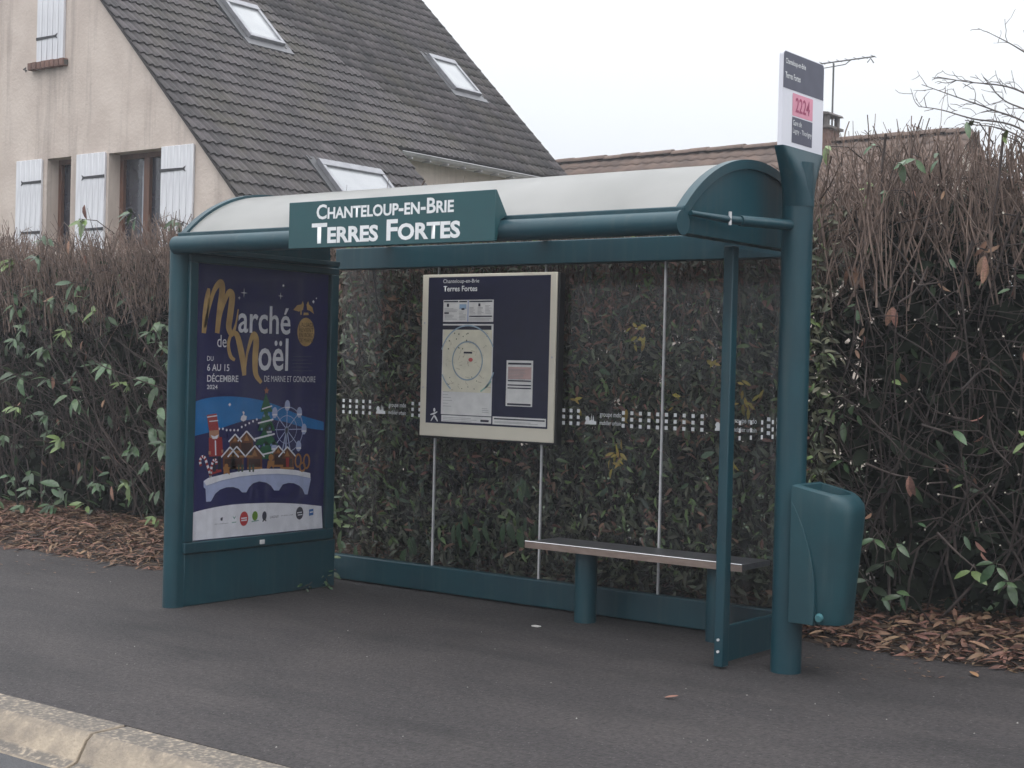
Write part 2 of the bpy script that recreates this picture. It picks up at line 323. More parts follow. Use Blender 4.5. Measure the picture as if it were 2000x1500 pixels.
for x0, x1 in ((XL0-0.012, XL0-0.002), (XL1-0.012, XL1-0.002)):
    a = [(y, vz(y, RR-0.005)) for y in ys]; q = MB(); q.prism([(-1.66, 2.145)]+a+[(-0.36, 2.145)], 'x', x0, x1); q.build('end_panel', CAPM, sh)
# trim line where the vault meets the front tube, then the tube itself
q = MB(); q.box(XL0-0.02, XL1+0.01, -1.655, -1.60, 2.232, 2.262); q.build('eave_trim', TEAL, sh, bevel=0.006)
q = MB(); q.tube([(XL0-0.03, -1.655, 2.186), (XL1+0.005, -1.655, 2.186)], 0.054, 20); q.build('front_gutter', TEAL, sh, smooth=True)
q = MB(); q.tube([(XL1+0.006, -1.655, 2.186), (XL1+0.02, -1.655, 2.186)], 0.058, 20); q.build('gutter_cap', TEAL, sh, smooth=True)
q = MB(); q.box(XL0-0.02, XL1-0.02, -0.375, -0.33, 2.295, 2.352); q.build('rear_eave', TEAL, sh, bevel=0.005)
q = MB(); q.box(-0.02, XR+0.02, -0.055, 0.045, 2.150, 2.295); q.build('rear_beam', TEAL, sh, bevel=0.006)
for x in (0.45, 1.75, 3.05):
    q = MB(); q.box(x, x+0.05, -0.34, -0.05, 2.298, 2.335); q.build('roof_bracket', TEAL, sh, bevel=0.004)
# side tie beams under the roof ends
for x in (XL0+0.02, XL1-0.10):
    q = MB(); q.box(x, x+0.07, -1.62, -0.36, 2.145, 2.175); q.build('side_beam', TEAL, sh, bevel=0.004)
# rear glass, plinth, joints
q = MB(); q.box(-0.02, XR+0.02, -0.035, 0.035, 0.01, 0.178); q.build('rear_plinth', TEAL, sh, bevel=0.008)
GL = glass('clear_glass', (0.95, 0.96, 0.97), 0.32)
SEAL = mat('pale_seal', (0.62, 0.61, 0.62), (0.5, 0.49, 0.5), rough=0.5, scale=20)
for i in range(4):
    x0, x1 = i*PW+0.006, (i+1)*PW-0.006
    q = MB(); q.box(x0, x1, -0.004, 0.004, 0.178, 2.15); q.build('glass_pane', GL, sh)
    if 0 < i: q = MB(); q.box(i*PW-0.0055, i*PW+0.0055, -0.009, 0.006, 0.178, 2.15); q.build('glass_joint', SEAL, sh)
for x in (4*PW-0.02,):
    q = MB(); q.box(x-0.025, x+0.025, -0.03, 0.03, 0.0, 2.15); q.build('corner_post', TEAL, sh, bevel=0.006)
# right side pane
q = MB(); q.box(3.545, 3.600, -0.945, -0.885, 0.012, 2.14); q.build('front_post', TEAL, sh, bevel=0.006)
for z in (0.09, 0.15):
    q = MB(); q.tube([(3.572, -0.953, z), (3.572, -0.944, z)], 0.007, 8); q.build('screw', SEAL, sh)
q = MB(); q.box(3.56, 3.585, -0.884, -0.03, 0.03, 0.215); q.build('side_plinth', TEAL, sh, bevel=0.005)
q = MB(); q.box(3.568, 3.576, -0.884, -0.03, 0.215, 2.13); q.build('side_glass', GL, sh)
# roof tie rod to the pole at the right end
q = MB(); q.tube([(3.735, -1.60, 2.235), (3.76, -1.32, 2.232), (3.785, -1.20, 2.232)], [0.012, 0.018, 0.022], 10); q.tube([(3.785, -1.22, 2.232), (3.85, -0.80, 2.245)], 0.026, 12)
q.build('tie_rod', TEAL, sh, smooth=True)
for dz in (0.045, -0.035):
    q = MB(); q.tube([(3.775, -1.30, 2.232), (3.775, -1.30, 2.232+dz*.8)], 0.008, 8); q.build('tie_bolt', SEAL, sh, smooth=True)
# white squares band and small emblem print on the glass
sq = []; em = []
def dots(x0, n, st): 
    for i in range(n):
        for k in range(3): sq.append(rect(x0+i*st, 1.155+k*0.039, x0+i*st+0.021, 1.155+k*0.039+0.022))
def emblem(x, z, s, parent, pl, d):
    pts = [(0, 0), (1, 0), (1, .28), (.82, .30), (.72, .85), (.66, .34), (.60, .42), (.56, 1.0), (.52, .42), (.42, .30), (.38, .62), (.26, .75), (.12, .70), (.03, .5), (.10, .3), (.02, .15)]
    em.append([(x+a*s, z+b*s*0.8) for a, b in pts])
dots(0.03, 5, 0.062); dots(0.665, 3, 0.062); dots(1.905, 3, 0.055); dots(2.345, 10, 0.0605); dots(3.32, 4, 0.058)
for x in (0.345, 2.075, 2.985): emblem(x, 1.165, 0.085, sh, 'Y', -0.006)
pr_poly(sh, 'dot_print', 'Y', -0.0055, 0, sq, WHITEPR); pr_poly(sh, 'emblem_print', 'Y', -0.0055, 0, em, WHITEPR)
for x in (0.46, 2.185, 3.10):
    text(sh, 'maker_print', 'Y', -0.0055, 0, 'groupe mdo', (x, 1.205, x+0.155, 1.245), WHITEPR); text(sh, 'maker_print', 'Y', -0.0055, 0, 'mobilier urbain', (x, 1.165, x+0.155, 1.192), WHITEPR)
pr_poly(sh, 'dot_print', 'X', 3.5765, 1, [rect(-0.80+i*0.12, 1.155+k*0.039, -0.778+i*0.12, 1.177+k*0.039) for i in range(4) for k in range(3)], WHITEPR)
# left end: solid display case
q = MB()
nose = [(0.18+0.056*math.cos(a), -1.612+0.056*math.sin(a)) for a in np.linspace(PI, 2*PI, 15)]
q.prism(nose+[(0.236, -1.572), (0.124, -1.572)], 'z', 0.0, 2.215); q.build('case_column', TEAL, sh, smooth=True)
q = MB(); q.box(0.126, 0.215, -1.571, -0.26, 0.0, 2.16); q.build('case_body', TEAL, sh, bevel=0.006)
q = MB(); q.box(0.2155, 0.237, -1.571, -0.262, 0.002, 0.318); q.build('lower_panel', TEAL, sh, bevel=0.006)
# case door frame: four bars
y0, y1, z0, z1 = -1.522, -0.372, 0.392, 2.092
for nm, b in (('door_rail', (-1.588, -0.300, 0.325, z0)), ('door_rail', (-1.588, -0.300, z1, 2.135)), ('door_stile', (-1.588, y0, z0, z1)), ('door_stile', (y1, -0.300, z0, z1))):
    q = MB(); q.box(0.217, 0.257, b[0], b[1], b[2], b[3]); q.build(nm, TEAL, sh, bevel=0.007)
q = MB(); q.box(0.2575, 0.266, -0.975, -0.935, 0.338, 0.366); q.build('door_lock', SEAL, sh, bevel=0.003)
q = MB(); q.box(0.2415, 0.2455, y0, y1, z0, z1); q.build('door_glass', glass('case_glass', (0.98, 0.98, 0.99), 0.35), sh)
# name board on the front of the roof
nb = thing('name_board', (0, 0, 0), 'dark teal stop name board reading Terres Fortes on roof edge', 'sign')
BX0, BX1, BZ0, BZ1, BY = 1.238, 2.692, 2.128, 2.384, -1.735
q = MB(); q.prism([(BY, BZ0), (BY, BZ1), (BY+0.012, BZ1), (-1.635, 2.262), (-1.69, 2.235), (BY+0.02, BZ0)], 'x', BX0, BX1); q.build('board_panel', BOARDT, nb, bevel=0.003)
def box_px(pl, d, a, b, sc=1.0):           # photo corners (left bottom, right top) -> box on a plane
    f = onX if pl == 'X' else onY; i = 1 if pl == 'X' else 0
    A, B = f(*a, d), f(*b, d); return (A[i], A[2], B[i], B[2])
text(nb, 'lettering', 'Y', BY, 1, 'Chanteloup-en-Brie', (1.452, 2.282, 2.425, 2.364), WHITEPR, bold=0.022, small=True)
text(nb, 'lettering', 'Y', BY, 1, 'Terres Fortes', (1.418, 2.150, 2.470, 2.262), WHITEPR, bold=0.028, small=True)

# ------------------------------------------------------------------ poster in the case
po = thing('poster', (0, 0, 0), 'navy Christmas market poster inside the shelter display case', 'poster')
PX = 0.228
q = MB(); q.box(0.2255, PX, y0+0.004, y1-0.004, z0+0.002, z1-0.002); q.build('paper', flat('poster_navy', (0.018, 0.018, 0.105), 0.4), po)
def p1(x, y): r = onX(300+x/3.75, 480+y/3.75, PX); return (r[1], r[2])
def p2(x, y): r = onX(300+x/3.26, 740+y/3.26, PX); return (r[1], r[2])
def P1(l): return [p1(*a) for a in l]
def P2(l): return [p2(*a) for a in l]
def pp(name, k, polys, m): return pr_poly(po, name, 'X', PX, k, polys, m)
C = lambda n, c: flat('ink_'+n, c)
BLUE, RED, GREEN, BROWN, WHT, PALE, TAN, DARK = C('blue', (0.008, 0.19, 0.50)), C('red', (0.36, 0.03, 0.03)), C('green', (0.02, 0.13, 0.055)), C('brown', (0.17, 0.06, 0.025)), C('white', (0.88, 0.88, 0.92)), C('pale_blue', (0.46, 0.52, 0.74)), C('tan', (0.42, 0.19, 0.06)), C('black', (0.012, 0.012, 0.03))
def clampy(l): return [(min(max(s, y0+0.006), y1-0.006), t) for s, t in l]
top = [(278, 1150), (380, 1118), (500, 1104), (640, 1108), (780, 1130), (920, 1175), (1060, 1235), (1245, 1290)]
bot = [(1245, 1352), (1100, 1330), (960, 1290), (820, 1268), (680, 1278), (540, 1320), (420, 1362), (278, 1398)]
pp('aurora_print', 1, [clampy([p1(*a[:2]) for a in catmull(top, 4)] + [p1(*a[:2]) for a in catmull(bot, 4)])], BLUE)
tp = [(226, 858), (330, 830), (480, 803), (640, 792), (800, 790), (940, 797), (1068, 810)]
sheet_pts = [p2(*a[:2]) for a in catmull(tp, 4)]
pp('white_band_print', 1, [clampy([(y0+0.006, z0+0.006)] + sheet_pts + [(y1-0.006, z0+0.006)])], WHT)
G = lambda pts, w: ribbon([(*p1(a, b), w_*w) for a, b, w_ in pts])
pp('script_initial', 4, G([(402, 312, .5), (392, 380, 1), (378, 500, 1.1), (365, 640, .8)], 0.042) + G([(372, 600, .5), (400, 470, .6), (440, 330, .8), (488, 270, 1.1), (500, 330, 1.2), (480, 480, 1.1), (463, 640, .9)], 0.040), GOLD)
pp('script_initial', 5, G([(468, 600, .5), (500, 460, .6), (545, 345, .9), (572, 370, 1.2), (556, 520, 1.2), (548, 600, 1.1), (572, 648, .8), (600, 570, .4), (617, 465, .2)], 0.040), GOLD)
pp('script_initial', 4, G([(592, 838, .5), (560, 805, .7), (546, 720, .6), (570, 645, .6), (608, 655, 1), (636, 760, 1.2), (655, 870, 1.1), (662, 950, .8)], 0.040), GOLD)
pp('script_initial', 5, G([(664, 925, .4), (684, 780, .5), (724, 655, .9), (748, 690, 1.2), (740, 830, 1.2), (746, 940, 1.0), (786, 1004, .6)], 0.040), GOLD)
def ptxt(s, a, b, m=WHT, f=p1, bold=0.0, k=6, **kw):
    A, B = f(*a), f(*b); return text(po, 'lettering', 'X', PX, k, s, (A[0], A[1], B[0], B[1]), m, bold=bold, **kw)
ptxt('arch\u00e9', (615, 636), (1002, 452), bold=0.012); ptxt('de', (462, 742), (532, 655))
ptxt('o\u00ebl', (762, 915), (985, 680), bold=0.012)
ptxt('DU', (388, 842), (435, 808)); ptxt('6 AU 15', (388, 916), (552, 868), bold=0.012); ptxt('D\u00c9CEMBRE', (388, 996), (618, 938), bold=0.012); ptxt('2024', (386, 1050), (465, 1018), bold=0.01)
ptxt('DE MARNE ET GONDOIRE', (806, 996), (1182, 957))
ba = p1(1113, 632); pp('bauble_print', 4, [disc(ba[0], ba[1], 0.078, 28, 0.094)], GOLD)
pp('bird_print', 4, [P1([(1020, 470), (1050, 435), (1080, 430), (1090, 405), (1098, 430), (1092, 470), (1060, 482)]), P1([(1122, 470), (1118, 430), (1130, 405), (1138, 432), (1160, 450), (1172, 500), (1140, 475)]), P1([(1072, 475), (1082, 475), (1082, 505), (1072, 505)]), P1([(1098, 490), (1130, 490), (1134, 508), (1094, 508)])], GOLD)
for i, s in enumerate(("L'ALSACE", 'REVIENT', 'EN BORD', 'DE MARNE')):
    ptxt(s, (1062, 592+i*38), (1168, 566+i*38), C('bronze', (0.10, 0.055, 0.02)), k=6)
def star(f, x, y, r, r2=0.22, n=4, rot=PI/2):
    c = f(x, y); return [(c[0]+(r if i % 2 == 0 else r*r2)*math.cos(rot+PI*i/n), c[1]+(r if i % 2 == 0 else r*r2)*math.sin(rot+PI*i/n)) for i in range(2*n)]
pp('star_print', 4, [star(p1, 660, 345, 0.032, .12), star(p1, 625, 382, 0.014, .2), star(p1, 928, 368, 0.026, .14), star(p1, 1168, 410, 0.012, .7), star(p1, 948, 292, 0.010, .7), star(p1, 1190, 385, .006, .7), star(p1, 555, 1163, .012, .7)], WHT)
pp('faint_lines_print', 3, [P1([(1015, 808+i*26), (1160-(i % 2)*30, 808+i*26), (1160-(i % 2)*30, 814+i*26), (1015, 814+i*26)]) for i in range(5)], C('dim', (0.06, 0.065, 0.13)))
pp('swan_print', 4, [P1([(635, 1275), (640, 1250), (655, 1238), (648, 1218), (655, 1210), (664, 1220), (660, 1240), (680, 1248), (676, 1275), (655, 1288)])], WHT)
# wheel
wc = p2(846, 322); WRX = 0.150
def wp(a, r): return (wc[0]+r*math.cos(a), wc[1]+r*1.0*math.sin(a))
wh = ring_polys(wc[0], wc[1], WRX, 0.006, 40) + ring_polys(wc[0], wc[1], 0.092, 0.004, 30) + [disc(wc[0], wc[1], 0.020)]
wh += [bar(wc, wp(a, WRX), 0.006) for a in np.arange(0, 2*PI, PI/4)+PI/2]
wh += [bar(wc, p2(x, 470), 0.009) for x in (815, 835, 870)]
pp('wheel_print', 3, wh, PALE)
for a in np.arange(0, 2*PI, PI/4)+PI/2:
    if math.sin(a) < -0.8: continue
    c = wp(a, WRX+0.006); pp('wheel_cabin_print', 4, [disc(c[0], c[1], 0.024, 14, 0.036)], PALE); pp('wheel_cabin_print', 5, [rect(c[0]-0.022, c[1]-0.018, c[0]+0.022, c[1]-0.008)], WHT)
# tree
tr_ = []
for yt, yb, hw in ((90, 210, 45), (180, 330, 62), (300, 420, 78), (390, 510, 88)): tr_.append(P2([(712, yt), (712+hw, yb), (712-hw+10, yb)]))
pp('fir_print', 4, tr_, GREEN)
pp('garland_print', 5, [bar(p2(688, 192), p2(752, 172), .009), bar(p2(662, 282), p2(760, 258), .010), bar(p2(640, 382), p2(768, 350), .011), bar(p2(690, 482), p2(772, 462), .010)], WHT)
pp('tree_star_print', 6, [star(p2, 716, 75, .024, .45, 5)], C('orange', (0.45, 0.18, 0.10)))
pp('tree_bauble_print', 6, [disc(*p2(x, y), .009, 10) for x, y in ((700, 235), (730, 225), (685, 320), (735, 315), (700, 420), (745, 420), (670, 430))], C('lilac', (0.2, 0.3, 0.5)))
pp('garland_lights_print', 4, [disc(*p2(415+i*24, 318+(8 if 1 < i < 6 else 0)-max(0, i-5)*12), .008, 8) for i in range(11)], WHT)
# huts
for (cx, ty, hw, by) in ((515, 352, 42, 470), (588, 332, 56, 500), (482, 434, 56, 575), (525, 430, 58, 575), (640, 425, 62, 575), (790, 425, 40, 560), (847, 432, 56, 575)):
    w = hw*0.78
    pp('hut_print', 5, [P2([(cx-w, by), (cx+w, by), (cx+w, ty+hw*0.95), (cx, ty+6), (cx-w, ty+hw*0.95)])], BROWN)
    pp('hut_opening_print', 6, [P2([(cx-w*.75, by-12), (cx+w*.75, by-12), (cx+w*.75, ty+hw*1.35), (cx-w*.75, ty+hw*1.35)])], C('umber', (0.06, 0.025, 0.02)))
    pp('hut_board_print', 7, [P2([(cx-w*.4, ty+hw*1.1), (cx+w*.4, ty+hw*1.1), (cx, ty+hw*.4)]), P2([(cx-w, by), (cx+w, by), (cx+w, by-14), (cx-w, by-14)])], TAN)
    pp('hut_roof_print', 8, [bar(p2(cx-hw, ty+hw*1.15), p2(cx, ty), .010), bar(p2(cx+hw, ty+hw*1.15), p2(cx, ty), .010)], WHT)
# bridge with snow
arc = lambda cx, w, by, h: [(cx-w*math.cos(t), by-h*math.sin(t)) for t in np.linspace(0, PI, 12)]
deck = [(315, 650), (345, 630), (450, 605), (560, 585), (680, 572), (800, 572), (900, 580), (990, 600), (998, 640), (978, 735), (960, 735)]
under = arc(868, -78, 705, 45)[0:0] + [(945, 700), (925, 680), (890, 664), (855, 662), (820, 672), (795, 710), (765, 710), (745, 680), (715, 660), (670, 652), (630, 665), (605, 690), (588, 722), (560, 722), (540, 700), (505, 688), (460, 690), (420, 705), (390, 730), (362, 780), (332, 782), (328, 700), (316, 690)]
pp('bridge_print', 5, [P2(deck+under)], PALE)
pp('bridge_snow_print', 9, [P2([(315, 652), (345, 630), (450, 605), (560, 585), (680, 572), (800, 572), (900, 580), (992, 600), (994, 632), (900, 612), (780, 604), (660, 608), (540, 622), (420, 648), (330, 680)])], WHT)
# toy soldier, canes, biscuits
pp('soldier_print', 6, [P2([(335, 230), (398, 220), (412, 325), (350, 330)]), P2([(348, 375), (432, 370), (440, 490), (350, 495)]), P2([(365, 610), (430, 590), (425, 570), (362, 585)])], RED)
pp('soldier_print', 7, [P2([(350, 330), (412, 325), (414, 370), (386, 388), (352, 372)]), P2([(346, 460), (360, 460), (360, 482), (346, 482)]), P2([(428, 450), (440, 450), (440, 470), (428, 470)])], C('skin', (0.5, 0.25, 0.14)))
pp('soldier_print', 8, [P2([(336, 240), (400, 230), (401, 237), (337, 247)]), P2([(350, 268), (406, 262), (407, 268), (351, 274)]), P2([(360, 358), (384, 366), (410, 354), (400, 380), (372, 382)]), P2([(385, 392), (393, 392), (395, 486), (387, 486)])], WHT)
pp('soldier_print', 7, [P2([(372, 495), (394, 495), (392, 590), (374, 592)]), P2([(405, 495), (424, 492), (424, 575), (406, 580)])], DARK)
for pts in ([(296, 555), (290, 520), (305, 495), (322, 505), (335, 545), (350, 590), (358, 625)], [(395, 545), (392, 520), (378, 518), (366, 545), (360, 585), (358, 625)]):
    rb = ribbon([(*p2(*a), 0.018) for a in pts]); pp('candy_cane_print', 10, [r for i, r in enumerate(rb) if (i//3) % 2 == 0], RED); pp('candy_cane_print', 10, [r for i, r in enumerate(rb) if (i//3) % 2 == 1], WHT)
pp('pretzel_print', 10, ring_polys(*p2(915, 520), .033, .014, 16, .048) + ring_polys(*p2(968, 525), .033, .014, 16, .052) + ring_polys(*p2(942, 560), .03, .013, 16, .034), TAN)
pp('biscuit_print', 10, [disc(*p2(742, 500), .022, 14), P2([(722, 520), (765, 520), (760, 570), (745, 555), (728, 572), (715, 570)]), disc(*p2(458, 555), .016, 10), P2([(440, 565), (476, 565), (480, 610), (460, 598), (440, 608)])], TAN)
pp('people_print', 10, [P2([(x, 545), (x+14, 545), (x+12, 592), (x+2, 592)]) for x in (530, 552, 600, 622)], C('figure', (0.05, 0.08, 0.06))); pp('people_print', 10, [P2([(835, 500), (858, 500), (856, 560), (838, 560)])], RED)
# logos on the white band (the square code beside them is left out)
LOG = C('slate', (0.06, 0.06, 0.09))
pp('logo_print', 3, [disc(*p2(574, 890), .036, 20, .046)], C('logo_red', (0.55, 0.05, 0.05))); pp('logo_print', 3, [disc(*p2(644, 872), .024, 18, .030)], C('logo_green', (0.16, 0.30, 0.03)))
pp('logo_print', 3, [P2([(622, 905), (668, 898), (668, 904), (622, 912)]), P2([(500, 872), (512, 895), (525, 872), (512, 882)]), P2([(497, 912), (525, 908), (525, 914), (497, 918)])], C('logo_mint', (0.25, 0.42, 0.36)))
pp('logo_print', 3, [disc(*p2(928, 855), .034, 20, .042)], C('logo_slate', (0.05, 0.05, 0.07))); pp('logo_print', 3, [P2([(988, 832), (1016, 826), (1016, 866), (988, 872)])], C('logo_blue', (0.05, 0.17, 0.45)))
pp('logo_print', 3, [disc(*p2(704, 872), .020, 12, .030), P2([(690, 908), (704, 880), (718, 906), (712, 908), (704, 896), (696, 910)]), P2([(425, 885), (440, 880), (436, 905), (424, 900)])], LOG)
for s, a, b in (('marne et gondoire', (388, 930), (474, 914)), ('LAGNY', (740, 888), (795, 868)), ('PLEIN AIR', (812, 874), (888, 862))): ptxt(s, a, b, LOG, f=p2, k=3)
pp('logo_print', 4, [P2([(556, 884), (592, 880), (592, 888), (556, 892)]), P2([(556, 898), (592, 894), (592, 902), (556, 906)]), P2([(912, 850), (942, 845), (942, 851), (912, 856)]), P2([(916, 864), (945, 860), (945, 866), (916, 870)]), P2([(992, 846), (1012, 842), (1012, 850), (992, 854)])], WHT)

# ------------------------------------------------------------------ timetable board on the rear glass
ib = thing('information_board', (0, 0, 0), 'cream framed timetable and map board hung on the rear glass', 'notice board')
IX0, IX1, IZ0, IZ1, IY = 0.800, 1.888, 1.040, 2.098, -0.075
CREAM = mat('cream_enamel', (0.78, 0.73, 0.61), (0.72, 0.67, 0.56), rough=0.4, scale=4)
q = MB(); q.box(IX0+0.008, IX1+0.016, IY+0.012, -0.0045, IZ0-0.014, IZ1-0.004); q.build('backing_box', mat('black_metal', (0.012, 0.012, 0.014), rough=0.4), ib, bevel=0.004)
q = MB(); q.box(IX0, IX1, IY, IY+0.014, IZ0, IZ1); q.build('face_panel', CREAM, ib, bevel=0.003)
A0, A1, B0, B1 = IX0+0.052, IX1-0.045, IZ0+0.085, IZ1-0.018
def ip(name, k, polys, m): return pr_poly(ib, name, 'Y', IY, k, polys, m)
def i3(x, y): r = onY(800+x/3.947, 500+y/3.947, IY); return (r[0], r[2])
def I3(x0, y0_, x1, y1_): a = i3(x0, (y0_+y1_)/2); b = i3(x1, (y0_+y1_)/2); c = i3((x0+x1)/2, y1_); d = i3((x0+x1)/2, y0_); return rect(a[0], c[1], b[0], d[1])
ip('navy_sheet', 1, [rect(A0, B0, A1, B1)], NAVY)
PAPER = flat('paper_white', (0.80, 0.79, 0.78)); MAPC = flat('map_cream', (0.80, 0.76, 0.62)); INK = flat('ink_dark', (0.03, 0.03, 0.05)); GREY = flat('ink_grey', (0.40, 0.39, 0.40))
ip('notice_sheet', 2, [I3(261, 338, 648, 508)], PAPER); ip('map_sheet', 2, [I3(250, 524, 640, 1228)], PAPER); ip('legend_sheet', 2, [I3(245, 1234, 630, 1284)], PAPER)
ip('strip_sheet', 2, [I3(640, 1246, 1052, 1308)], PAPER); ip('timetable_sheet', 2, [I3(745, 805, 950, 1160)], PAPER)
ip('map_print', 3, [I3(257, 570, 633, 1050)], MAPC); ip('header_print', 3, [I3(257, 536, 633, 568)], INK)
mc = i3(447, 808); ip('map_ring_print', 4, ring_polys(mc[0], mc[1], 0.128, 0.009, 40), flat('ink_ring', (0.30, 0.40, 0.48)))
ip('map_ring_print', 4, [r for r in ring_polys(mc[0], mc[1], 0.232, 0.009, 60) if r[0][1] > mc[1]-0.17 and mc[0]-0.208 < r[0][0] < mc[0]+0.205 and r[0][1] < mc[1]+0.235 and abs(r[0][1]-mc[1]) > 0.06], flat('ink_ring2', (0.34, 0.45, 0.55)))
ip('map_marker_print', 5, [disc(*i3(473, 800), .018, 12, .013)], flat('ink_marker', (0.6, 0.12, 0.12))); ip('map_label_print', 5, [I3(420, 738, 485, 752)], INK)
ip('map_river_print', 4, [bar(i3(548, 1045), i3(600, 1005), .010), bar(i3(600, 1005), i3(630, 965), .010)], flat('ink_river', (0.30, 0.52, 0.45)))
mp_ = []
for i in range(46):
    a = (rng.uniform(275, 615), rng.uniform(585, 1035)); an = rng.uniform(0, PI); L = rng.uniform(8, 40)
    b = (min(max(a[0]+L*math.cos(an), 262), 628), min(max(a[1]+L*math.sin(an), 575), 1045)); mp_.append(bar(i3(*a), i3(*b), rng.uniform(.0015, .004)))
ip('map_street_print', 4, mp_, flat('ink_street', (0.50, 0.45, 0.34)))
ip('map_symbol_print', 5, [disc(*i3(rng.uniform(280, 620), rng.uniform(585, 720)), rng.uniform(.003, .006), 6) for _ in range(14)] + [disc(*i3(rng.uniform(280, 520), rng.uniform(880, 1030)), .004, 6) for _ in range(8)], flat('ink_olive', (0.16, 0.17, 0.10)))
bars = [I3(268, 346, 378, 356), I3(385, 346, 445, 356), I3(462, 344, 640, 354), I3(462, 460, 638, 469), I3(270, 434, 305, 446), I3(762, 824, 940, 838), I3(760, 958, 938, 968), I3(758, 992, 938, 1001), I3(757, 1015, 938, 1024), I3(754, 1138, 935, 1152), I3(652, 1258, 1044, 1268), I3(548, 1264, 612, 1280), I3(290, 368, 306, 392), I3(532, 366, 548, 388), I3(402, 402, 425, 416)]
ip('bar_print', 4, bars, INK)
tx = []
for x0, x1, ya, yb, st in ((272, 372, 405, 428, 10), (272, 372, 455, 492, 10), (385, 440, 430, 490, 11), (464, 518, 395, 450, 10), (526, 575, 395, 450, 10), (584, 636, 380, 450, 10), (464, 636, 482, 496, 10), (258, 330, 1045, 1160, 22), (560, 625, 1176, 1212, 14), (258, 520, 1246, 1274, 13), (655, 1040, 1280, 1300, 10), (760, 938, 872, 950, 11)):
    y = ya
    while y < yb: tx.append(I3(x0, y, x0+(x1-x0)*rng.uniform(.55, 1), y+3.2)); y += st
ip('small_print', 4, tx, GREY)
ip('tint_print', 3, [I3(760, 856, 940, 950)], flat('ink_rose', (0.60, 0.42, 0.40))); ip('tint_print', 3, [I3(386, 372, 440, 408)], flat('ink_sky', (0.32, 0.45, 0.62))); ip('tint_print', 4, [I3(449, 340, 456, 506)], flat('ink_periwinkle', (0.35, 0.42, 0.66)))
text(ib, 'lettering', 'Y', IY, 4, 'Chanteloup-en-Brie', (i3(262, 215)[0], i3(400, 216)[1], i3(538, 215)[0], i3(400, 178)[1]), WHITEPR)
text(ib, 'lettering', 'Y', IY, 4, 'Terres Fortes', (i3(264, 250)[0], i3(400, 273)[1], i3(524, 250)[0], i3(400, 230)[1]), WHITEPR, bold=0.02)
hd = i3(193, 1186)
ip('walker_print', 4, [disc(*hd, .009, 12, .013)] + ribbon([(*i3(162, 1222), .006), (*i3(190, 1214), .012), (*i3(216, 1200), .006)]) + ribbon([(*i3(192, 1228), .012), (*i3(204, 1248), .014), (*i3(218, 1274), .008)]) + ribbon([(*i3(192, 1228), .008), (*i3(178, 1250), .009), (*i3(166, 1272), .004)]), WHITEPR)
for sx_, sz_ in ((IX0+.025, .3), (IX0+.025, .7), (IX1-.022, .5)):
    z = IZ0+(IZ1-IZ0)*sz_; q = MB(); q.tube([(sx_, IY-.003, z), (sx_, IY, z)], .006, 8); q.build('screw', SEAL, ib)

# ------------------------------------------------------------------ bench
be = thing('bench', (0, 0, 0), 'steel edged bench on two round teal legs inside the shelter', 'bench')
SEATM = mat('dark_steel_seat', (0.17, 0.165, 0.18), (0.12, 0.12, 0.13), rough=0.3, scale=6, metal=0.5, stretch=(1, 8, 8)); EDGEM = mat('worn_steel_edge', (0.36, 0.28, 0.24), (0.27, 0.2, 0.17), rough=0.45, metal=0.6, scale=5, stretch=(2, 10, 10))
SHINE = mat('bright_steel', (0.75, 0.74, 0.74), rough=0.25, metal=0.9)
q = MB(); q.box(1.936, 3.398, -0.395, -0.07, 0.430, 0.462); q.build('seat', SEATM, be, bevel=0.004)
q = MB(); q.box(1.934, 3.400, -0.4005, -0.3955, 0.424, 0.4615); q.build('front_edge', EDGEM, be)
q = MB(); q.tube([(1.934, -0.398, 0.4635), (3.400, -0.398, 0.4635)], 0.0045, 8); q.build('edge_trim', SHINE, be, smooth=True)
for x in (2.27, 3.165):
    q = MB(); q.tube([(x, -0.235, 0.0), (x, -0.235, 0.432)], 0.066, 28); q.build('leg', TEAL, be, smooth=True)
# ------------------------------------------------------------------ stop pole with flag sign
pl_ = thing('bus_stop_pole', (0, 0, 0), 'round teal bus stop pole carrying a route 2224 flag sign', 'bus stop sign')
q = MB(); q.tube([(3.852, -0.75, 0.0), (3.852, -0.75, 2.56)], 0.077, 36); q.build('pole', TEAL, pl_, smooth=True)
q = MB(); V = []; F = []; hn = 36                 # loft from the round pole to the flat plate
for z, f in ((2.34, 0.0), (2.41, 0.12), (2.48, 0.36), (2.55, 0.68), (2.60, 0.92), (2.622, 1.0)):
    for i in range(hn):
        a = 2*PI*i/hn; c, s_ = math.cos(a), math.sin(a)
        e_ = 1-0.75*f; ca = math.copysign(abs(c)**e_, c); sa = math.copysign(abs(s_)**e_, s_)
        V.append((3.853+ca*(0.079+(0.030-0.079)*f)+0.003*f, -0.75+sa*(0.079+(0.226-0.079)*f)-0.010*f, z))
for i in range(5): F += [(i*hn+k, i*hn+(k+1) % hn, (i+1)*hn+(k+1) % hn, (i+1)*hn+k) for k in range(hn)]
F.append(tuple(5*hn+k for k in range(hn))); q.add(V, F); q.build('flared_head', TEAL, pl_, smooth=True)
SXF = 3.872
def rr(s0, t0, s1, t1, r): return [(s0, t0), (s1, t0), (s1, t1-r)] + [(s1-r+r*math.cos(a), t1-r+r*math.sin(a)) for a in np.linspace(0, PI/2, 6)] + [(s0+r-r*math.sin(a), t1-r+r*math.cos(a)) for a in np.linspace(0, PI/2, 6)] + [(s0, t1-r)]
q = MB(); q.prism(rr(-0.985, 2.622, -0.535, 3.088, 0.022), 'x', 3.85, SXF); q.build('sign_plate', mat('sign_white', (0.70, 0.70, 0.76), (0.64, 0.64, 0.70), rough=0.35, scale=3), pl_)
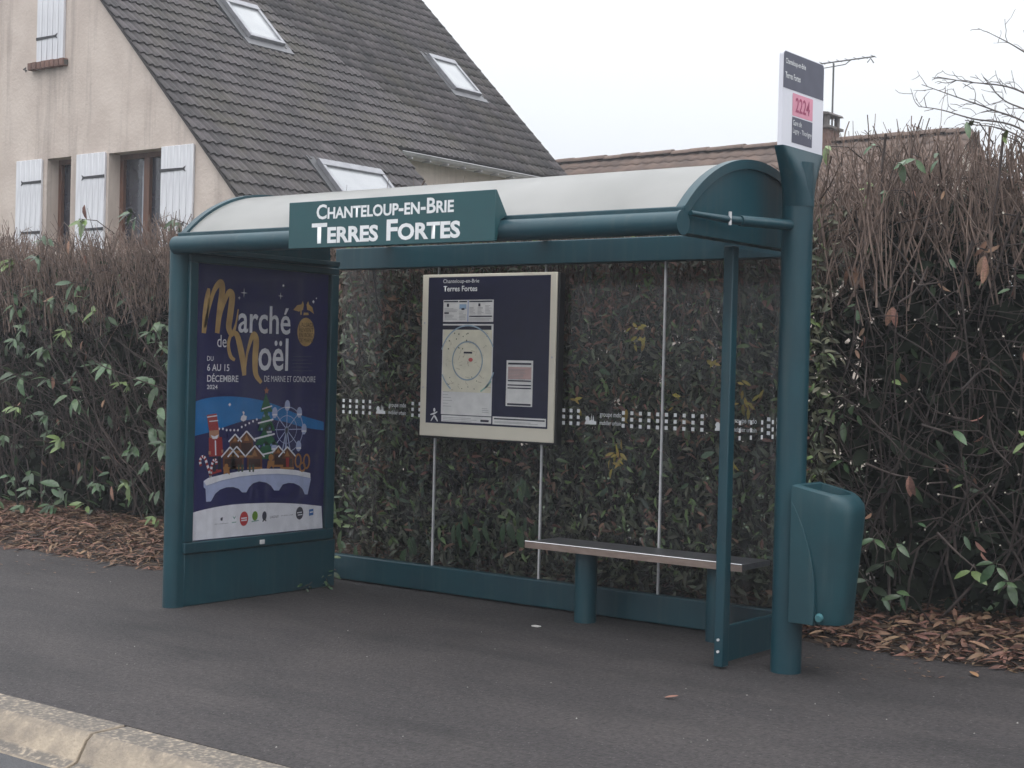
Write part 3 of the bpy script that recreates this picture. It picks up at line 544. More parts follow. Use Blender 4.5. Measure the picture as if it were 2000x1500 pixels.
SG = flat('sign_slate', (0.085, 0.088, 0.125)); 
def sp(name, k, polys, m): return pr_poly(pl_, name, 'X', SXF, k, polys, m)
sp('sign_header', 1, [rr(-0.981, 2.905, -0.539, 3.084, 0.02)], SG); sp('route_box', 1, [rect(-0.878, 2.782, -0.655, 2.893)], flat('sign_pink', (0.72, 0.30, 0.40)))
sp('direction_box', 1, [rect(-0.878, 2.648, -0.655, 2.776)], SG)
text(pl_, 'lettering', 'X', SXF, 2, '2224', (-0.845, 2.803, -0.690, 2.875), flat('sign_crimson', (0.36, 0.05, 0.13)), bold=0.012)
text(pl_, 'lettering', 'X', SXF, 2, 'Chanteloup-en-Brie', (-0.962, 3.018, -0.745, 3.052), WHITEPR, bold=.01); text(pl_, 'lettering', 'X', SXF, 2, 'Terres Fortes', (-0.962, 2.955, -0.800, 2.985), WHITEPR, bold=.01)
text(pl_, 'lettering', 'X', SXF, 2, 'Gare de', (-0.868, 2.735, -0.775, 2.762), WHITEPR); text(pl_, 'lettering', 'X', SXF, 2, 'Lagny - Thorigny', (-0.868, 2.690, -0.662, 2.722), WHITEPR)
# ------------------------------------------------------------------ litter bin
bn = thing('litter_bin', (0, 0, 0), 'rounded teal plastic litter bin hung on the bus stop pole', 'litter bin')
def bsec(x1, w, n=28):                       # D-shaped section: flat back at x=0, rounded front
    o = []
    for i in range(n):
        a = -PI/2 + PI*i/(n-1); c, s = math.cos(a), math.sin(a)
        o.append((0.04 + (x1-0.04)*abs(c)**0.72, w*(1 if s > 0 else -1)*abs(s)**0.55))
    return [(0, -w)] + o + [(0, w)]
BXO, BYO = 3.928, -0.74
lev = [(0.272, .235, .105), (0.278, .250, .122), (0.31, .258, .128), (0.45, .266, .134), (0.60, .280, .140), (0.74, .294, .146), (0.82, .300, .150), (0.865, .294, .150), (0.895, .268, .146)]
q = MB(); V = []; n_ = 30
for z, x1, w in lev:
    for i, (x, y) in enumerate(bsec(x1, w)):
        zz = z + (0.055*(1-x/x1)**1.0 if z > 0.82 else 0)*((z-0.82)/0.075); V.append((BXO+x, BYO+y, zz))
top = []                                       # rim, inner lip and recessed mouth
for f_, dz in ((0.88, 0.012), (0.72, 0.010), (0.66, -0.03), (0.62, -0.14)):
    for (x, y) in bsec(lev[-1][1], lev[-1][2]):
        x_ = 0.13+(x-0.13)*f_; V.append((BXO+x_, BYO+y*f_, 0.895+0.055*(1-x_/.268)+dz))
nl = len(lev)+4; F = [tuple(range(n_))[::-1]]
for i in range(nl-1): F += [(i*n_+k, i*n_+(k+1) % n_, (i+1)*n_+(k+1) % n_, (i+1)*n_+k) for k in range(n_)]
F.append(tuple((nl-1)*n_+k for k in range(n_))); q.add(V, F); q.build('body', TEALBIN, bn, smooth=True)
for s in (-1, 1):                              # side cheeks of the rear shell, curved front edge
    cv = [(0.0, 0.275), (0.135, 0.275), (0.138, 0.40), (0.130, 0.52), (0.105, 0.64), (0.070, 0.74), (0.030, 0.83), (0.0, 0.88)]
    cvs = [tuple(c) for c in catmull(cv[1:], 5)]; yy = BYO+s*0.152
    q = MB(); pts = [(BXO+a, b) for a, b in [cv[0]]+cvs]; q.prism(pts, 'y', yy-s*0.03, yy); q.build('side_cheek', TEALBIN, bn, bevel=0.004)
q = MB(); q.prism([(BXO+.10, .885), (BXO+.22, .85), (BXO+.22, .857), (BXO+.10, .892)], 'y', BYO-.075, BYO+.075); q.build('inner_flap', TEALBIN, bn, bevel=0.002)
q = MB(); q.tube([(BXO+.16, BYO-.135, .315), (BXO+.165, BYO-.158, .312)], [.022, .016], 12); q.build('latch', mat('pale_teal', (0.05, 0.16, 0.18), rough=.5), bn, smooth=True)
q = MB(); q.box(3.920, 3.935, BYO-.06, BYO+.06, .5, .58); q.build('bracket', TEAL, bn, bevel=.003)
# ================================================================== MAIN HOUSE
DN = np.array([0.7045, 0, -0.7097]); NR = np.array([0.7097, 0, 0.7045]); RG = np.array([-13.407, 0, 9.5])
def roofpt(y, t, h=0.0): return RG + np.array([0, y, 0]) + DN*t + NR*h
def streaks(t, n, co, col):
    mp = n('ShaderNodeMapping'); mp.inputs['Scale'].default_value = (2.6, 2.6, 0.22); t.links.new(co.outputs['Object'], mp.inputs[0])
    no = n('ShaderNodeTexNoise'); no.inputs['Scale'].default_value = 1.5; no.inputs['Detail'].default_value = 7; no.inputs['Roughness'].default_value = 0.65; t.links.new(mp.outputs[0], no.inputs['Vector'])
    r = n('ShaderNodeMapRange'); r.inputs['From Min'].default_value = 0.50; r.inputs['From Max'].default_value = 0.72; r.inputs['To Max'].default_value = 0.55; t.links.new(no.outputs[0], r.inputs[0])
    mx = n('ShaderNodeMixRGB'); mx.inputs[2].default_value = (0.20, 0.16, 0.145, 1); t.links.new(r.outputs[0], mx.inputs[0]); t.links.new(col, mx.inputs[1])
    return mx.outputs[0]
RENDERM = mat('rough_render', (0.60, 0.515, 0.455), (0.52, 0.438, 0.385), rough=0.9, scale=2.2, bump=0.7, bscale=22, extra=streaks)
def moss(t, n, co, col):
    g = n('ShaderNodeNewGeometry'); no = n('ShaderNodeTexNoise'); no.inputs['Scale'].default_value = 0.8; no.inputs['Detail'].default_value = 8; no.inputs['Roughness'].default_value = 0.7; t.links.new(g.outputs['Position'], no.inputs['Vector'])
    r = n('ShaderNodeMapRange'); r.inputs['From Min'].default_value = 0.48; r.inputs['From Max'].default_value = 0.7; r.inputs['To Max'].default_value = 0.7; t.links.new(no.outputs[0], r.inputs[0])
    mx = n('ShaderNodeMixRGB'); mx.inputs[2].default_value = (0.060, 0.052, 0.036, 1); t.links.new(r.outputs[0], mx.inputs[0]); t.links.new(col, mx.inputs[1]); return mx.outputs[0]
TILEM = mat('concrete_tile', (0.060, 0.050, 0.052), (0.032, 0.028, 0.030), rough=0.8, scale=5, island=0.38, bump=0.3, bscale=40, extra=moss)
SHUT = mat('white_shutter_paint', (0.72, 0.72, 0.75), (0.60, 0.60, 0.63), rough=0.55, scale=3, stretch=(6, 6, 0.8)); IRON = mat('black_iron', (0.02, 0.02, 0.025), rough=0.5)
TIMBER = mat('brown_timber', (0.13, 0.055, 0.03), (0.08, 0.032, 0.018), rough=0.5, scale=4, stretch=(8, 8, 1)); PANE = mat('dark_pane', (0.03, 0.032, 0.045), rough=0.06, spec=0.8)
BRICK = mat('sill_brick', (0.20, 0.11, 0.085), (0.13, 0.07, 0.055), rough=0.85, scale=14, island=0.25, bump=0.3); ZINC = mat('zinc', (0.42, 0.42, 0.43), (0.33, 0.33, 0.34), rough=0.45, metal=0.4, scale=5)
ho = thing('house', (0, 0, 0), 'tall beige rendered house with steep dark tiled roof behind the hedge', 'house')
GY = 6.03
def rl(x): return 9.5 - abs(x+13.407)*1.0074 - 0.075
def colpoly(xa, xb, zlo, zhi=None):
    if zhi is not None: return [(xa, zlo), (xb, zlo), (xb, zhi), (xa, zhi)]
    p = [(xa, zlo), (xb, zlo), (xb, rl(xb))]
    if xa < -13.407 < xb: p.append((-13.407, 9.425))
    return p + [(xa, rl(xa))]
q = MB(); ops = [(-11.86, -11.29, 3.05, 4.44), (-10.42, -9.235, 3.05, 4.425)]; xs_ = [-19.5, -11.86, -11.29, -10.42, -9.235, -7.0]
for xa, xb in zip(xs_[:-1], xs_[1:]):
    o_ = [o for o in ops if abs(o[0]-xa) < 1e-6]
    if o_: q.prism(colpoly(xa, xb, -0.1, o_[0][2]), 'y', GY, GY+0.3); q.prism(colpoly(xa, xb, o_[0][3]), 'y', GY, GY+0.3)
    else: q.prism(colpoly(xa, xb, -0.1), 'y', GY, GY+0.3)
q.build('gable_wall', RENDERM, ho)
q = MB(); q.box(-9.45, -9.15, 10.2, 15.4, -0.1, 5.02); q.build('side_wall', RENDERM, ho)
q = MB(); q.box(-7.3, -7.0, GY+0.3, 10.2, -0.1, 3.0); q.build('side_wall', RENDERM, ho)
q = MB(); q.box(-18.0, -9.45, 15.1, 15.4, -0.1, 5.0); q.build('rear_wall', RENDERM, ho)
def plank_shutter(x0, x1, z0, z1, hinge, straps):
    sx = (x0+x1)/2; w = (x1-x0)/5; s0 = None
    back = MB(); back.box(x0+.01, x1-.01, GY-0.022, GY-0.004, z0+.01, z1-.01); r = back.build('shutter', SHUT, ho)
    pm = MB(); pm.box(0.003, w-0.003, GY-0.046, GY-0.0225, z0, z1); p0 = pm.build('plank', SHUT, r, bevel=0.005, seg=1); p0.location.x = x0
    for i in range(1, 5):
        o = p0.copy(); COL.objects.link(o); o.parent = r; o.location.x = x0+i*w
    for z in straps:
        q = MB(); L = (x1-x0)*0.78; a, d = (x1, -1) if hinge == 'r' else (x0, 1)
        q.prism([(a, z-.022), (a+d*L*.9, z-.016), (a+d*L, z-.038), (a+d*L*.95, z), (a+d*L, z+.038), (a+d*L*.9, z+.016), (a, z+.022)], 'y', GY-0.054, GY-0.0465); q.build('hinge_strap', IRON, r)
plank_shutter(-12.575, -11.945, 3.05, 4.44, 'r', (4.10, 3.35)); plank_shutter(-11.115, -10.455, 3.05, 4.445, 'r', (4.10, 3.35)); plank_shutter(-9.23, -8.56, 3.05, 4.43, 'l', (4.10, 3.35)); plank_shutter(-12.13, -11.475, 5.885, 7.95, 'l', (6.23, 7.6))
def window(xa, xb, za, zb, mull):
    fy = GY+0.20; q = MB()
    w = MB(); w.box(xa, xb, fy+0.06, fy+0.09, za, zb); r = w.build('window', PANE, ho)
    for b in ((xa, xb, za, za+.08), (xa, xb, zb-.07, zb), (xa, xa+.075, za+.08, zb-.07), (xb-.075, xb, za+.08, zb-.07)) + (((xa+xb)/2-.06, (xa+xb)/2+.06, za+.08, zb-.07),)*mull:
        q = MB(); q.box(b[0], b[1], fy, fy+0.058, b[2], b[3]); q.build('frame', TIMBER, r, bevel=.004)
    return r
window(-11.86, -11.29, 3.05, 4.44, 0); w2 = window(-10.42, -9.235, 3.05, 4.425, 1)
q = MB(); q.box(-9.98, -9.90, GY+.255, GY+.2595, 3.15, 4.32); q.build('reflection_strip', mat('pale_reflection', (0.35, 0.37, 0.42), rough=.8, stretch=(20, 1, 1)), w2)  # pale strip painted in as the bluish-white reflection on the pane
si = MB(); si.box(-12.25, -11.41, GY-0.07, GY-.002, 5.785, 5.86); sil = si.build('window_sill', MORTAR, ho)
bm_ = MB(); bm_.box(0.004, 0.098, GY-0.10, GY-.003, 5.772, 5.880); b0 = bm_.build('brick', BRICK, sil, bevel=.006); b0.location.x = -12.27
for i in range(1, 8):
    o = b0.copy(); COL.objects.link(o); o.parent = sil; o.location = (-12.27+i*0.108, rng.uniform(-.006, .006), rng.uniform(-.004, .004))
q = MB(); q.tube([(-12.42, GY, 5.80), (-12.42, GY-.06, 5.81), (-12.36, GY-.06, 5.83), (-12.36, GY-.06, 5.76)], .008, 6); q.build('shutter_hook', IRON, ho)
# roof: deck, then every tile
rf = MB(); rf.prism([tuple(roofpt(0, 0, -.06)[[0, 2]]), tuple(roofpt(0, 6.30, -.06)[[0, 2]]), tuple(roofpt(0, 6.30, -.02)[[0, 2]]), tuple(roofpt(0, 0, -.02)[[0, 2]])], 'y', 5.98, 15.50)
rf.prism([tuple(roofpt(0, 6.30, -.06)[[0, 2]]), tuple(roofpt(0, 9.2, -.06)[[0, 2]]), tuple(roofpt(0, 9.2, -.02)[[0, 2]]), tuple(roofpt(0, 6.30, -.02)[[0, 2]])], 'y', 5.98, 10.45)
rf.prism([(-13.407, 9.45), (-20.2, 2.7), (-20.2, 2.62), (-13.407, 9.37)], 'y', 5.98, 15.5)
roof = rf.build('roof', TILEM, ho)
GA, TW = 0.265, 0.286
def tile_mesh():
    q = MB(); n = 12; L = GA+0.05; V = []
    for yy, h in ((0, 0.040), (L, 0.004)):
        for k in range(n+1):
            x = k/n*(TW-0.004); ph = k/n
            ph = (ph*2) % 1.0 if k < n else 0; V.append((x, yy, h + 0.024*max(0, math.sin(PI*min(ph/0.7, 1)))**1.2))
    for k in range(n+1): V.append((V[k][0], 0.0, V[k][2]-0.030))
    F = [(k, k+1, n+2+k, n+1+k) for k in range(n)] + [(k+1, k, 2*n+2+k, 2*n+3+k) for k in range(n)]
    me = bpy.data.meshes.new('tile'); me.from_pydata(V, [], F); me.materials.append(TILEM); return me, np.array(V), F
TM, TV, TF = tile_mesh()
sky_l = [(8.66, 9.41, 3.20, 4.19), (13.71, 14.47, 3.20, 4.19), (8.06, 9.40, 7.20, 8.40)]
B3 = np.stack([np.array([0, 1.0, 0]), -DN, NR], 1)
tl = []
for i in range(34):
    for j in range(34):
        t_ = (i+1)*GA; y = 5.935+j*TW
        if y+TW > 15.62 or (t_ > 6.45 and y+TW > 10.55) or t_ > 9.2: continue
        c = roofpt(y+TW/2, t_-GA/2)
        if any(a-0.10 < c[1] < b+0.10 and ta-0.06 < t_-GA/2 < tb+0.10 for a, b, ta, tb in sky_l): continue
        d = c-CAM; px = 1000+FPX*(d@_r)/(d@_f); py = 750-FPX*(d@_u)/(d@_f)
        vis = -20 < px < 1130 and -20 < py < 400-(px-475)*0.09
        tl.append((0 if vis else 1, float(np.linalg.norm(d)), y, t_))
tl.sort()
restV = []; restF = []
for k, (nv, d, y, t_) in enumerate(tl):
    p = roofpt(y + rng.uniform(-.003, .003), t_, rng.uniform(-.003, .003))
    if k < 300:
        o = bpy.data.objects.new('tile', TM); COL.objects.link(o); o.parent = roof
        o.matrix_local = Matrix([[*B3[0], p[0]], [*B3[1], p[1]], [*B3[2], p[2]], [0, 0, 0, 1]]) @ Matrix.Rotation(rng.uniform(-.008, .008), 4, 'Z')
    else:
        b = len(restV)*len(TV); restV.append(TV@B3.T+p); restF += [[a+b for a in f] for f in TF]
tag(fast('roof_tiles', np.concatenate(restV), restF, TILEM, roof), kind='stuff')
ALU = mat('grey_aluminium', (0.30, 0.30, 0.32), (0.22, 0.22, 0.24), rough=.4, metal=.5); BLIND_REFL = mat('blind_reflection_pane', (0.34, 0.35, 0.36), (0.24, 0.25, 0.27), rough=.08, scale=1.2, spec=.9)  # pale pane colour paints in the sky reflection along with a white blind
def rbox(q, y0_, y1_, t0_, t1_, h0, h1):
    v = [roofpt(y, t, h) for y in (y0_, y1_) for t in (t0_, t1_) for h in (h0, h1)]
    q.add(v, [(0, 1, 3, 2), (4, 6, 7, 5), (0, 4, 5, 1), (2, 3, 7, 6), (0, 2, 6, 4), (1, 5, 7, 3)])
for a, b, ta, tb in sky_l:
    p = MB(); rbox(p, a+.06, b-.06, ta+.08, tb-.06, .01, .085); sk = p.build('skylight', BLIND_REFL, ho)
    for nm, bb in (('hood', (a, b, ta, ta+.13, 0, .12)), ('sill_bar', (a, b, tb-.06, tb, 0, .115)), ('side_bar', (a, a+.06, ta+.13, tb-.06, 0, .115)), ('side_bar', (b-.06, b, ta+.13, tb-.06, 0, .115))):
        q = MB(); rbox(q, *bb); q.build(nm, ALU, sk, bevel=.006)
    q = MB(); rbox(q, a-.12, b+.12, tb+.002, tb+.16, .02, .055); q.build('flashing', mat('lead_flashing', (0.13, 0.13, 0.14), rough=.5), sk)
    q = MB(); rbox(q, a-.13, a-.004, ta-.08, tb, -.01, .05); rbox(q, b+.004, b+.13, ta-.08, tb, -.01, .05); rbox(q, a-.13, b+.13, ta-.12, ta-.004, -.01, .045); q.build('side_flashing', mat('dark_flashing', (0.05, 0.05, 0.055), rough=.5), sk)['kind'] = 'stuff'
ge_ = roofpt(0, 6.42); q = MB()
for a0 in range(9):
    a, b = PI+a0*PI/9, PI+(a0+1)*PI/9; r = 0.075
    gx, gz = ge_[0]+.03, ge_[2]-.02
    q.add([(gx+r*math.cos(a), 10.48, gz+r*math.sin(a)), (gx+r*math.cos(b), 10.48, gz+r*math.sin(b)), (gx+r*math.cos(b), 15.5, gz+r*math.sin(b)), (gx+r*math.cos(a), 15.5, gz+r*math.sin(a))], [(0, 1, 2, 3)])
q.tube([(gx+.075, 10.48, gz), (gx+.075, 15.5, gz)], .012, 6); q.build('gutter', ZINC, ho, smooth=True)
for i in range(11):
    y = 10.7+i*.45; q = MB(); q.box(gx-.08, gx+.09, y-.014, y+.014, gz-.10, gz-.076); q.build('gutter_bracket', ZINC, ho)
q = MB(); q.box(gx-.26, gx-.05, 10.48, 15.45, gz-.055, gz-.03); q.build('soffit', SHUT, ho)
# ================================================================== LOW HOUSE BEHIND
lh = thing('low_house', (0, 0, 0), 'low house with faded brown tile roof seen over the hedge', 'house')
LX0, LX1, LY, LZ = -11.4, -2.25, 18.0, 5.80; FT = mat('faded_tile', (0.17, 0.115, 0.09), (0.10, 0.07, 0.058), rough=.85, scale=3, island=.15, bump=.3, bscale=20)
q = MB(); q.box(LX0+.2, LX1-.2, 16.0, 20.0, -.1, 4.1); q.prism([(16.0, 4.1), (20.0, 4.1), (18.0, 5.6)], 'x', LX0+.2, LX1-.2); q.build('walls', RENDERM, lh)
sl_ = 0.76; V = []; F = []; gm = 0.30; npt = int((LX1-LX0)/0.0625)
for i in range(9):
    for e_, (dt, h) in enumerate(((0, .0), (gm+.03, .045), (gm+.031, .012))):
        t_ = i*gm+dt
        for k in range(npt+1):
            x = LX0+k*.0625; V.append((x, LY-t_*.796, LZ-t_*.605+h*.9+.014*math.cos(k*PI/2)))
    b = i*3*(npt+1); m_ = npt+1
    for k in range(npt): F += [(b+k, b+k+1, b+m_+k+1, b+m_+k), (b+m_+k, b+m_+k+1, b+2*m_+k+1, b+2*m_+k)]
lr = tag(fast('roof_slope', V, F, FT, lh), kind='stuff')
q = MB(); q.prism([(LY, LZ-.02), (LY+2.2, LZ-1.7), (LY+2.2, LZ-1.75), (LY, LZ-.1)], 'x', LX0, LX1); q.build('rear_slope', FT, lh)
q = MB(); arcp = [(LY+.12*math.cos(a), LZ-.01+.085*math.sin(a)) for a in np.linspace(0, PI, 9)]
q.prism(arcp, 'x', 0.0, 0.40); rt = q.build('ridge_tile', FT, lh, bevel=.004, seg=1); rt.location.x = LX0
for i in range(1, 23):
    o = rt.copy(); COL.objects.link(o); o.parent = lh; o.location = (LX0+i*.398, 0, .008*(i % 2)+rng.uniform(-.006, .006)); o.rotation_euler.y = -.02
q = MB(); q.box(-5.50, -4.93, 17.75, 18.25, 5.0, 6.02); q.build('chimney', BRICK, lh)
CAPC = mat('chimney_concrete', (0.16, 0.14, 0.13), (0.09, 0.08, 0.08), rough=.9, scale=8)
q = MB(); q.box(-5.56, -4.87, 17.69, 18.31, 6.02, 6.07); q.build('chimney_slab', CAPC, lh, bevel=.008)
for x in (-5.50, -5.25, -5.0):
    for y in (17.75, 18.17): q = MB(); q.box(x, x+.075, y, y+.08, 6.07, 6.27); q.build('chimney_pier', CAPC, lh)
q = MB(); q.prism([(-5.55, 6.27), (-4.87, 6.27), (-4.90, 6.31), (-5.2, 6.35), (-5.5, 6.31)], 'y', 17.70, 18.30); q.build('chimney_cap', CAPC, lh)
an = thing('roof_antenna', (0, 0, 0), 'thin television aerial on a mast above the low house chimney', 'antenna')
AM = mat('aerial_metal', (0.12, 0.12, 0.12), rough=.5, metal=.6); ax_, az_ = -4.985, 7.25
q = MB(); q.tube([(ax_, 18.05, 5.9), (ax_, 18.05, az_)], .018, 8); q.build('mast', AM, an)
q = MB(); q.tube([(-5.62, 18.05, az_+.01), (-4.18, 18.05, az_+.045)], .013, 6); q.build('boom', AM, an)
q = MB(); q.tube([(-5.30, 18.05, az_+.01), (-5.22, 18.05, az_-.07), (-4.75, 18.05, az_-.04), (-4.65, 18.05, az_+.03)], .009, 6); q.build('brace', AM, an)
for i in range(9):
    x = -5.55+i*.168; q = MB(); q.tube([(x, 17.93, az_+.02+i*.004), (x, 18.17, az_+.02+i*.004)], .006, 5); q.build('element', AM, an)
q = MB(); q.tube([(-4.30, 18.0, az_-.06), (-4.26, 18.05, az_+.02), (-4.22, 18.1, az_-.06)], .01, 6); q.build('dipole', AM, an)

# ================================================================== HEDGES
def unit(v): return v/(np.linalg.norm(v, axis=-1, keepdims=True)+1e-9)
ST = np.array([0, .22, .5, .78, 1.0]); SW = np.array([.10, .78, 1.0, .70, .02])
def leaf_geo(pos, ax, nor, L, wr=0.34, droop=0.22, fold=0.22):
    n = len(pos); ax = unit(ax); sd_ = unit(np.cross(nor, ax)); no = np.cross(ax, sd_); L = np.asarray(L)[:, None]
    dr = (rng.uniform(0.3, 1.4, (n, 1))*droop); V = np.zeros((n, 15, 3))
    for i in range(5):
        c = pos + ax*L*ST[i] - no*L*dr*ST[i]**2
        for k, s in ((0, -1), (1, 0), (2, 1)): V[:, i*3+k] = c + sd_*L*wr*0.5*SW[i]*s + no*L*wr*0.5*SW[i]*fold*abs(s)
    f = np.array([(i*3+k, i*3+k+1, (i+1)*3+k+1, (i+1)*3+k) for i in range(4) for k in range(2)])
    F = (f[None]+np.arange(n)[:, None, None]*15).reshape(-1, 4); return V.reshape(-1, 3), F
def twig_geo(base, dr, L, r0, r1, wob=0.12, K=5, sides=4):
    n = len(base); dr = unit(dr); L = np.asarray(L)[:, None]; P = np.zeros((n, K, 3)); P[:, 0] = base; d = dr.copy()
    for k in range(1, K):
        P[:, k] = P[:, k-1] + d*L/(K-1); d = unit(d + rng.normal(0, wob, (n, 3)))
    return poly_geo(P, np.linspace(1, 0, K)[None]*np.asarray(r0)[:, None] + np.linspace(0, 1, K)[None]*np.asarray(r1)[:, None], sides), P
def poly_geo(P, R_, sides=4):
    n, K, _ = P.shape; T = np.zeros_like(P); T[:, 1:-1] = P[:, 2:]-P[:, :-2]; T[:, 0] = P[:, 1]-P[:, 0]; T[:, -1] = P[:, -1]-P[:, -2]; T = unit(T)
    a = np.where(np.abs(T[..., 2:3]) < .8, np.array([0, 0, 1.0]), np.array([1.0, 0, 0])); X = unit(np.cross(T, a)); Y = np.cross(T, X)
    ang = np.arange(sides)*2*PI/sides
    V = P[:, :, None] + (X[:, :, None]*np.cos(ang)[None, None, :, None] + Y[:, :, None]*np.sin(ang)[None, None, :, None])*R_[:, :, None, None]
    f = np.array([(k*sides+s, k*sides+(s+1) % sides, (k+1)*sides+(s+1) % sides, (k+1)*sides+s) for k in range(K-1) for s in range(sides)])
    return V.reshape(-1, 3), (f[None]+np.arange(n)[:, None, None]*K*sides).reshape(-1, 4)
def cat_geo(L):
    Vs, Fs, b = [], [], 0
    for V, F in L: Vs.append(V); Fs.append(F+b); b += len(V)
    return np.concatenate(Vs), np.concatenate(Fs)
U = rng.uniform
LG = mat('laurel_leaf', (0.060, 0.108, 0.045), (0.034, 0.070, 0.030), rough=.36, scale=9, island=.35, hue=.02); LD = mat('laurel_leaf_dark', (0.034, 0.058, 0.030), (0.024, 0.042, 0.023), rough=.5, scale=9, island=.45, hue=.03)
LYEL = mat('yellow_leaf', (0.47, 0.33, 0.05), (0.30, 0.23, 0.05), rough=.5, scale=12, island=.3, hue=.02); LPALE = mat('pale_leaf', (0.16, 0.22, 0.075), (0.11, 0.17, 0.06), rough=.4, scale=10, island=.25)
LBR = mat('dead_leaf', (0.26, 0.14, 0.095), (0.16, 0.085, 0.06), rough=.7, scale=12, island=.45, hue=.02); TWR = mat('red_twig', (0.215, 0.155, 0.125), (0.12, 0.083, 0.068), rough=.8, scale=14, island=.4)
TWD = mat('dark_twig', (0.085, 0.065, 0.058), (0.042, 0.032, 0.029), rough=.85, scale=14, island=.4); LM = mat('lightened_leaf', (0.125, 0.128, 0.078), (0.07, 0.078, 0.048), rough=.45, scale=9, island=.8, hue=.05); LIN = mat('inner_leaf_shade', (0.022, 0.030, 0.019), (0.014, 0.02, 0.013), rough=.8, scale=9, island=.4, spec=.1); CUT = mat('cut_wood', (0.62, 0.56, 0.47), rough=.7)  # middle leaves lightened for dim light; inner leaves darkened as painted interior shade
# shared single-leaf meshes for the leaves one can pick out
LEAFM = {}
def leaf_variants(key, m):
    LEAFM[key] = []
    for i in range(4):
        V, F = leaf_geo(np.zeros((1, 3)), np.array([[1.0, 0, 0]]), np.array([[0, 0, 1.0]]), np.array([1.0]), wr=(.30, .36, .42, .33)[i], droop=(.12, .25, .3, .18)[i])
        me = bpy.data.meshes.new('leaf'); me.from_pydata(V.tolist(), [], F.tolist()); me.materials.append(m); me.polygons.foreach_set('use_smooth', [True]*len(me.polygons)); LEAFM[key].append(me)
for k, m in (('g', LG), ('d', LD), ('y', LYEL), ('p', LPALE), ('b', LBR)): leaf_variants(k, m)
def leaf_obj(parent, p, ax, nor, L, key):
    ax = unit(np.array(ax, float)); s = unit(np.cross(nor, ax)); n = np.cross(ax, s)
    o = bpy.data.objects.new('leaf', random.choice(LEAFM[key])); COL.objects.link(o); o.parent = parent
    M_ = np.stack([ax, s, n], 1)*L; o.matrix_local = Matrix([[*M_[0], p[0]], [*M_[1], p[1]], [*M_[2], p[2]], [0, 0, 0, 1]]); return o
def cluster(parent, p, n, L, key, geo):
    """a shoot tip: leaves fan outwards and hang; the shoot runs back into the hedge"""
    tip = np.array(p); root = tip + np.array([U(-.15, .15), U(.25, .45), U(-.35, -.05)])
    P = np.stack([root, root*.5+tip*.5+np.array([0, 0, .05]), tip])[None]; geo.append(poly_geo(P, np.array([[.005, .004, .0025]]), 4))
    a0 = U(0, 2*PI)
    for i in range(n):
        a = a0 + i*2.4; out_ = np.array([math.cos(a)*.9, -.35-U(0, .4), math.sin(a)*.55-U(.1, .75)])
        nor = unit(np.array([U(-.4, .4), -.75, .75+U(-.3, .3)])); leaf_obj(parent, tip - (tip-root)*U(0, .25), out_, nor, L*U(.55, 1.2), key)
def hedge(name, label, x0, x1, yf, yb, ztop, spec):
    t = thing(name, (0, 0, 0), label, 'hedge'); W_ = x1-x0; tw = []; td = []; dk = []
    zt = lambda x: ztop + .06*np.sin(x*2.1) + .04*np.sin(x*5.3+1)
    n = int(spec['shoots']*W_); b = np.stack([U(x0, x1, n), yf+(yb-yf)*U(0, 1, n)**1.6, np.zeros(n)], 1); ln = U(.25, .8, n); top_ = zt(b[:, 0]) - np.abs(rng.normal(0, .13, n)) + .04
    b[:, 2] = top_-ln; g, P = twig_geo(b, np.stack([rng.normal(0, .30, n), rng.normal(-.05, .18, n), np.ones(n)], 1), ln, U(.003, .0065, n)*spec.get('th', 1), U(.0015, .004, n)*spec.get('th', 1), .11); tw.append(g)
    m_ = int(n*.9); ix = rng.integers(0, n, m_); g, _ = twig_geo(P[ix, rng.integers(1, 4, m_)], np.stack([rng.normal(0, .6, m_), rng.normal(-.1, .4, m_), U(.2, 1.2, m_)], 1), U(.08, .3, m_), U(.002, .0035, m_), U(.001, .002, m_), .14, K=4); tw.append(g)
    n = int(spec['stems']*W_); b = np.stack([U(x0, x1, n), U(yf+.25, yf+.9, n), U(.05, .6, n)], 1)
    g, P = twig_geo(b, np.stack([rng.normal(0, .5, n), rng.normal(-.12, .18, n), np.ones(n)], 1), U(1.2, 2.2, n), U(.005, .011, n), U(.002, .004, n), .16, K=9); td.append(g)
    n = int(spec['fine']*W_); b = np.stack([U(x0, x1, n), U(yf+.05, yb, n), U(.15, 1, n)**.8*(ztop-.25)], 1)
    g, P = twig_geo(b, rng.normal(0, 1, (n, 3))*np.array([1, .6, .8])+np.array([0, -.2, .35]), U(.15, .6, n), U(.0025, .0045, n), U(.001, .0025, n), .22); td.append(g)
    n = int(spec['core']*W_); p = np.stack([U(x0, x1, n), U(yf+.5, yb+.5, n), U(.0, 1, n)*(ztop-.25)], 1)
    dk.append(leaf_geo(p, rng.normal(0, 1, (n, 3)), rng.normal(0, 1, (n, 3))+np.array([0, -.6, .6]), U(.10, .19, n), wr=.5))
    return t, tw, td, dk
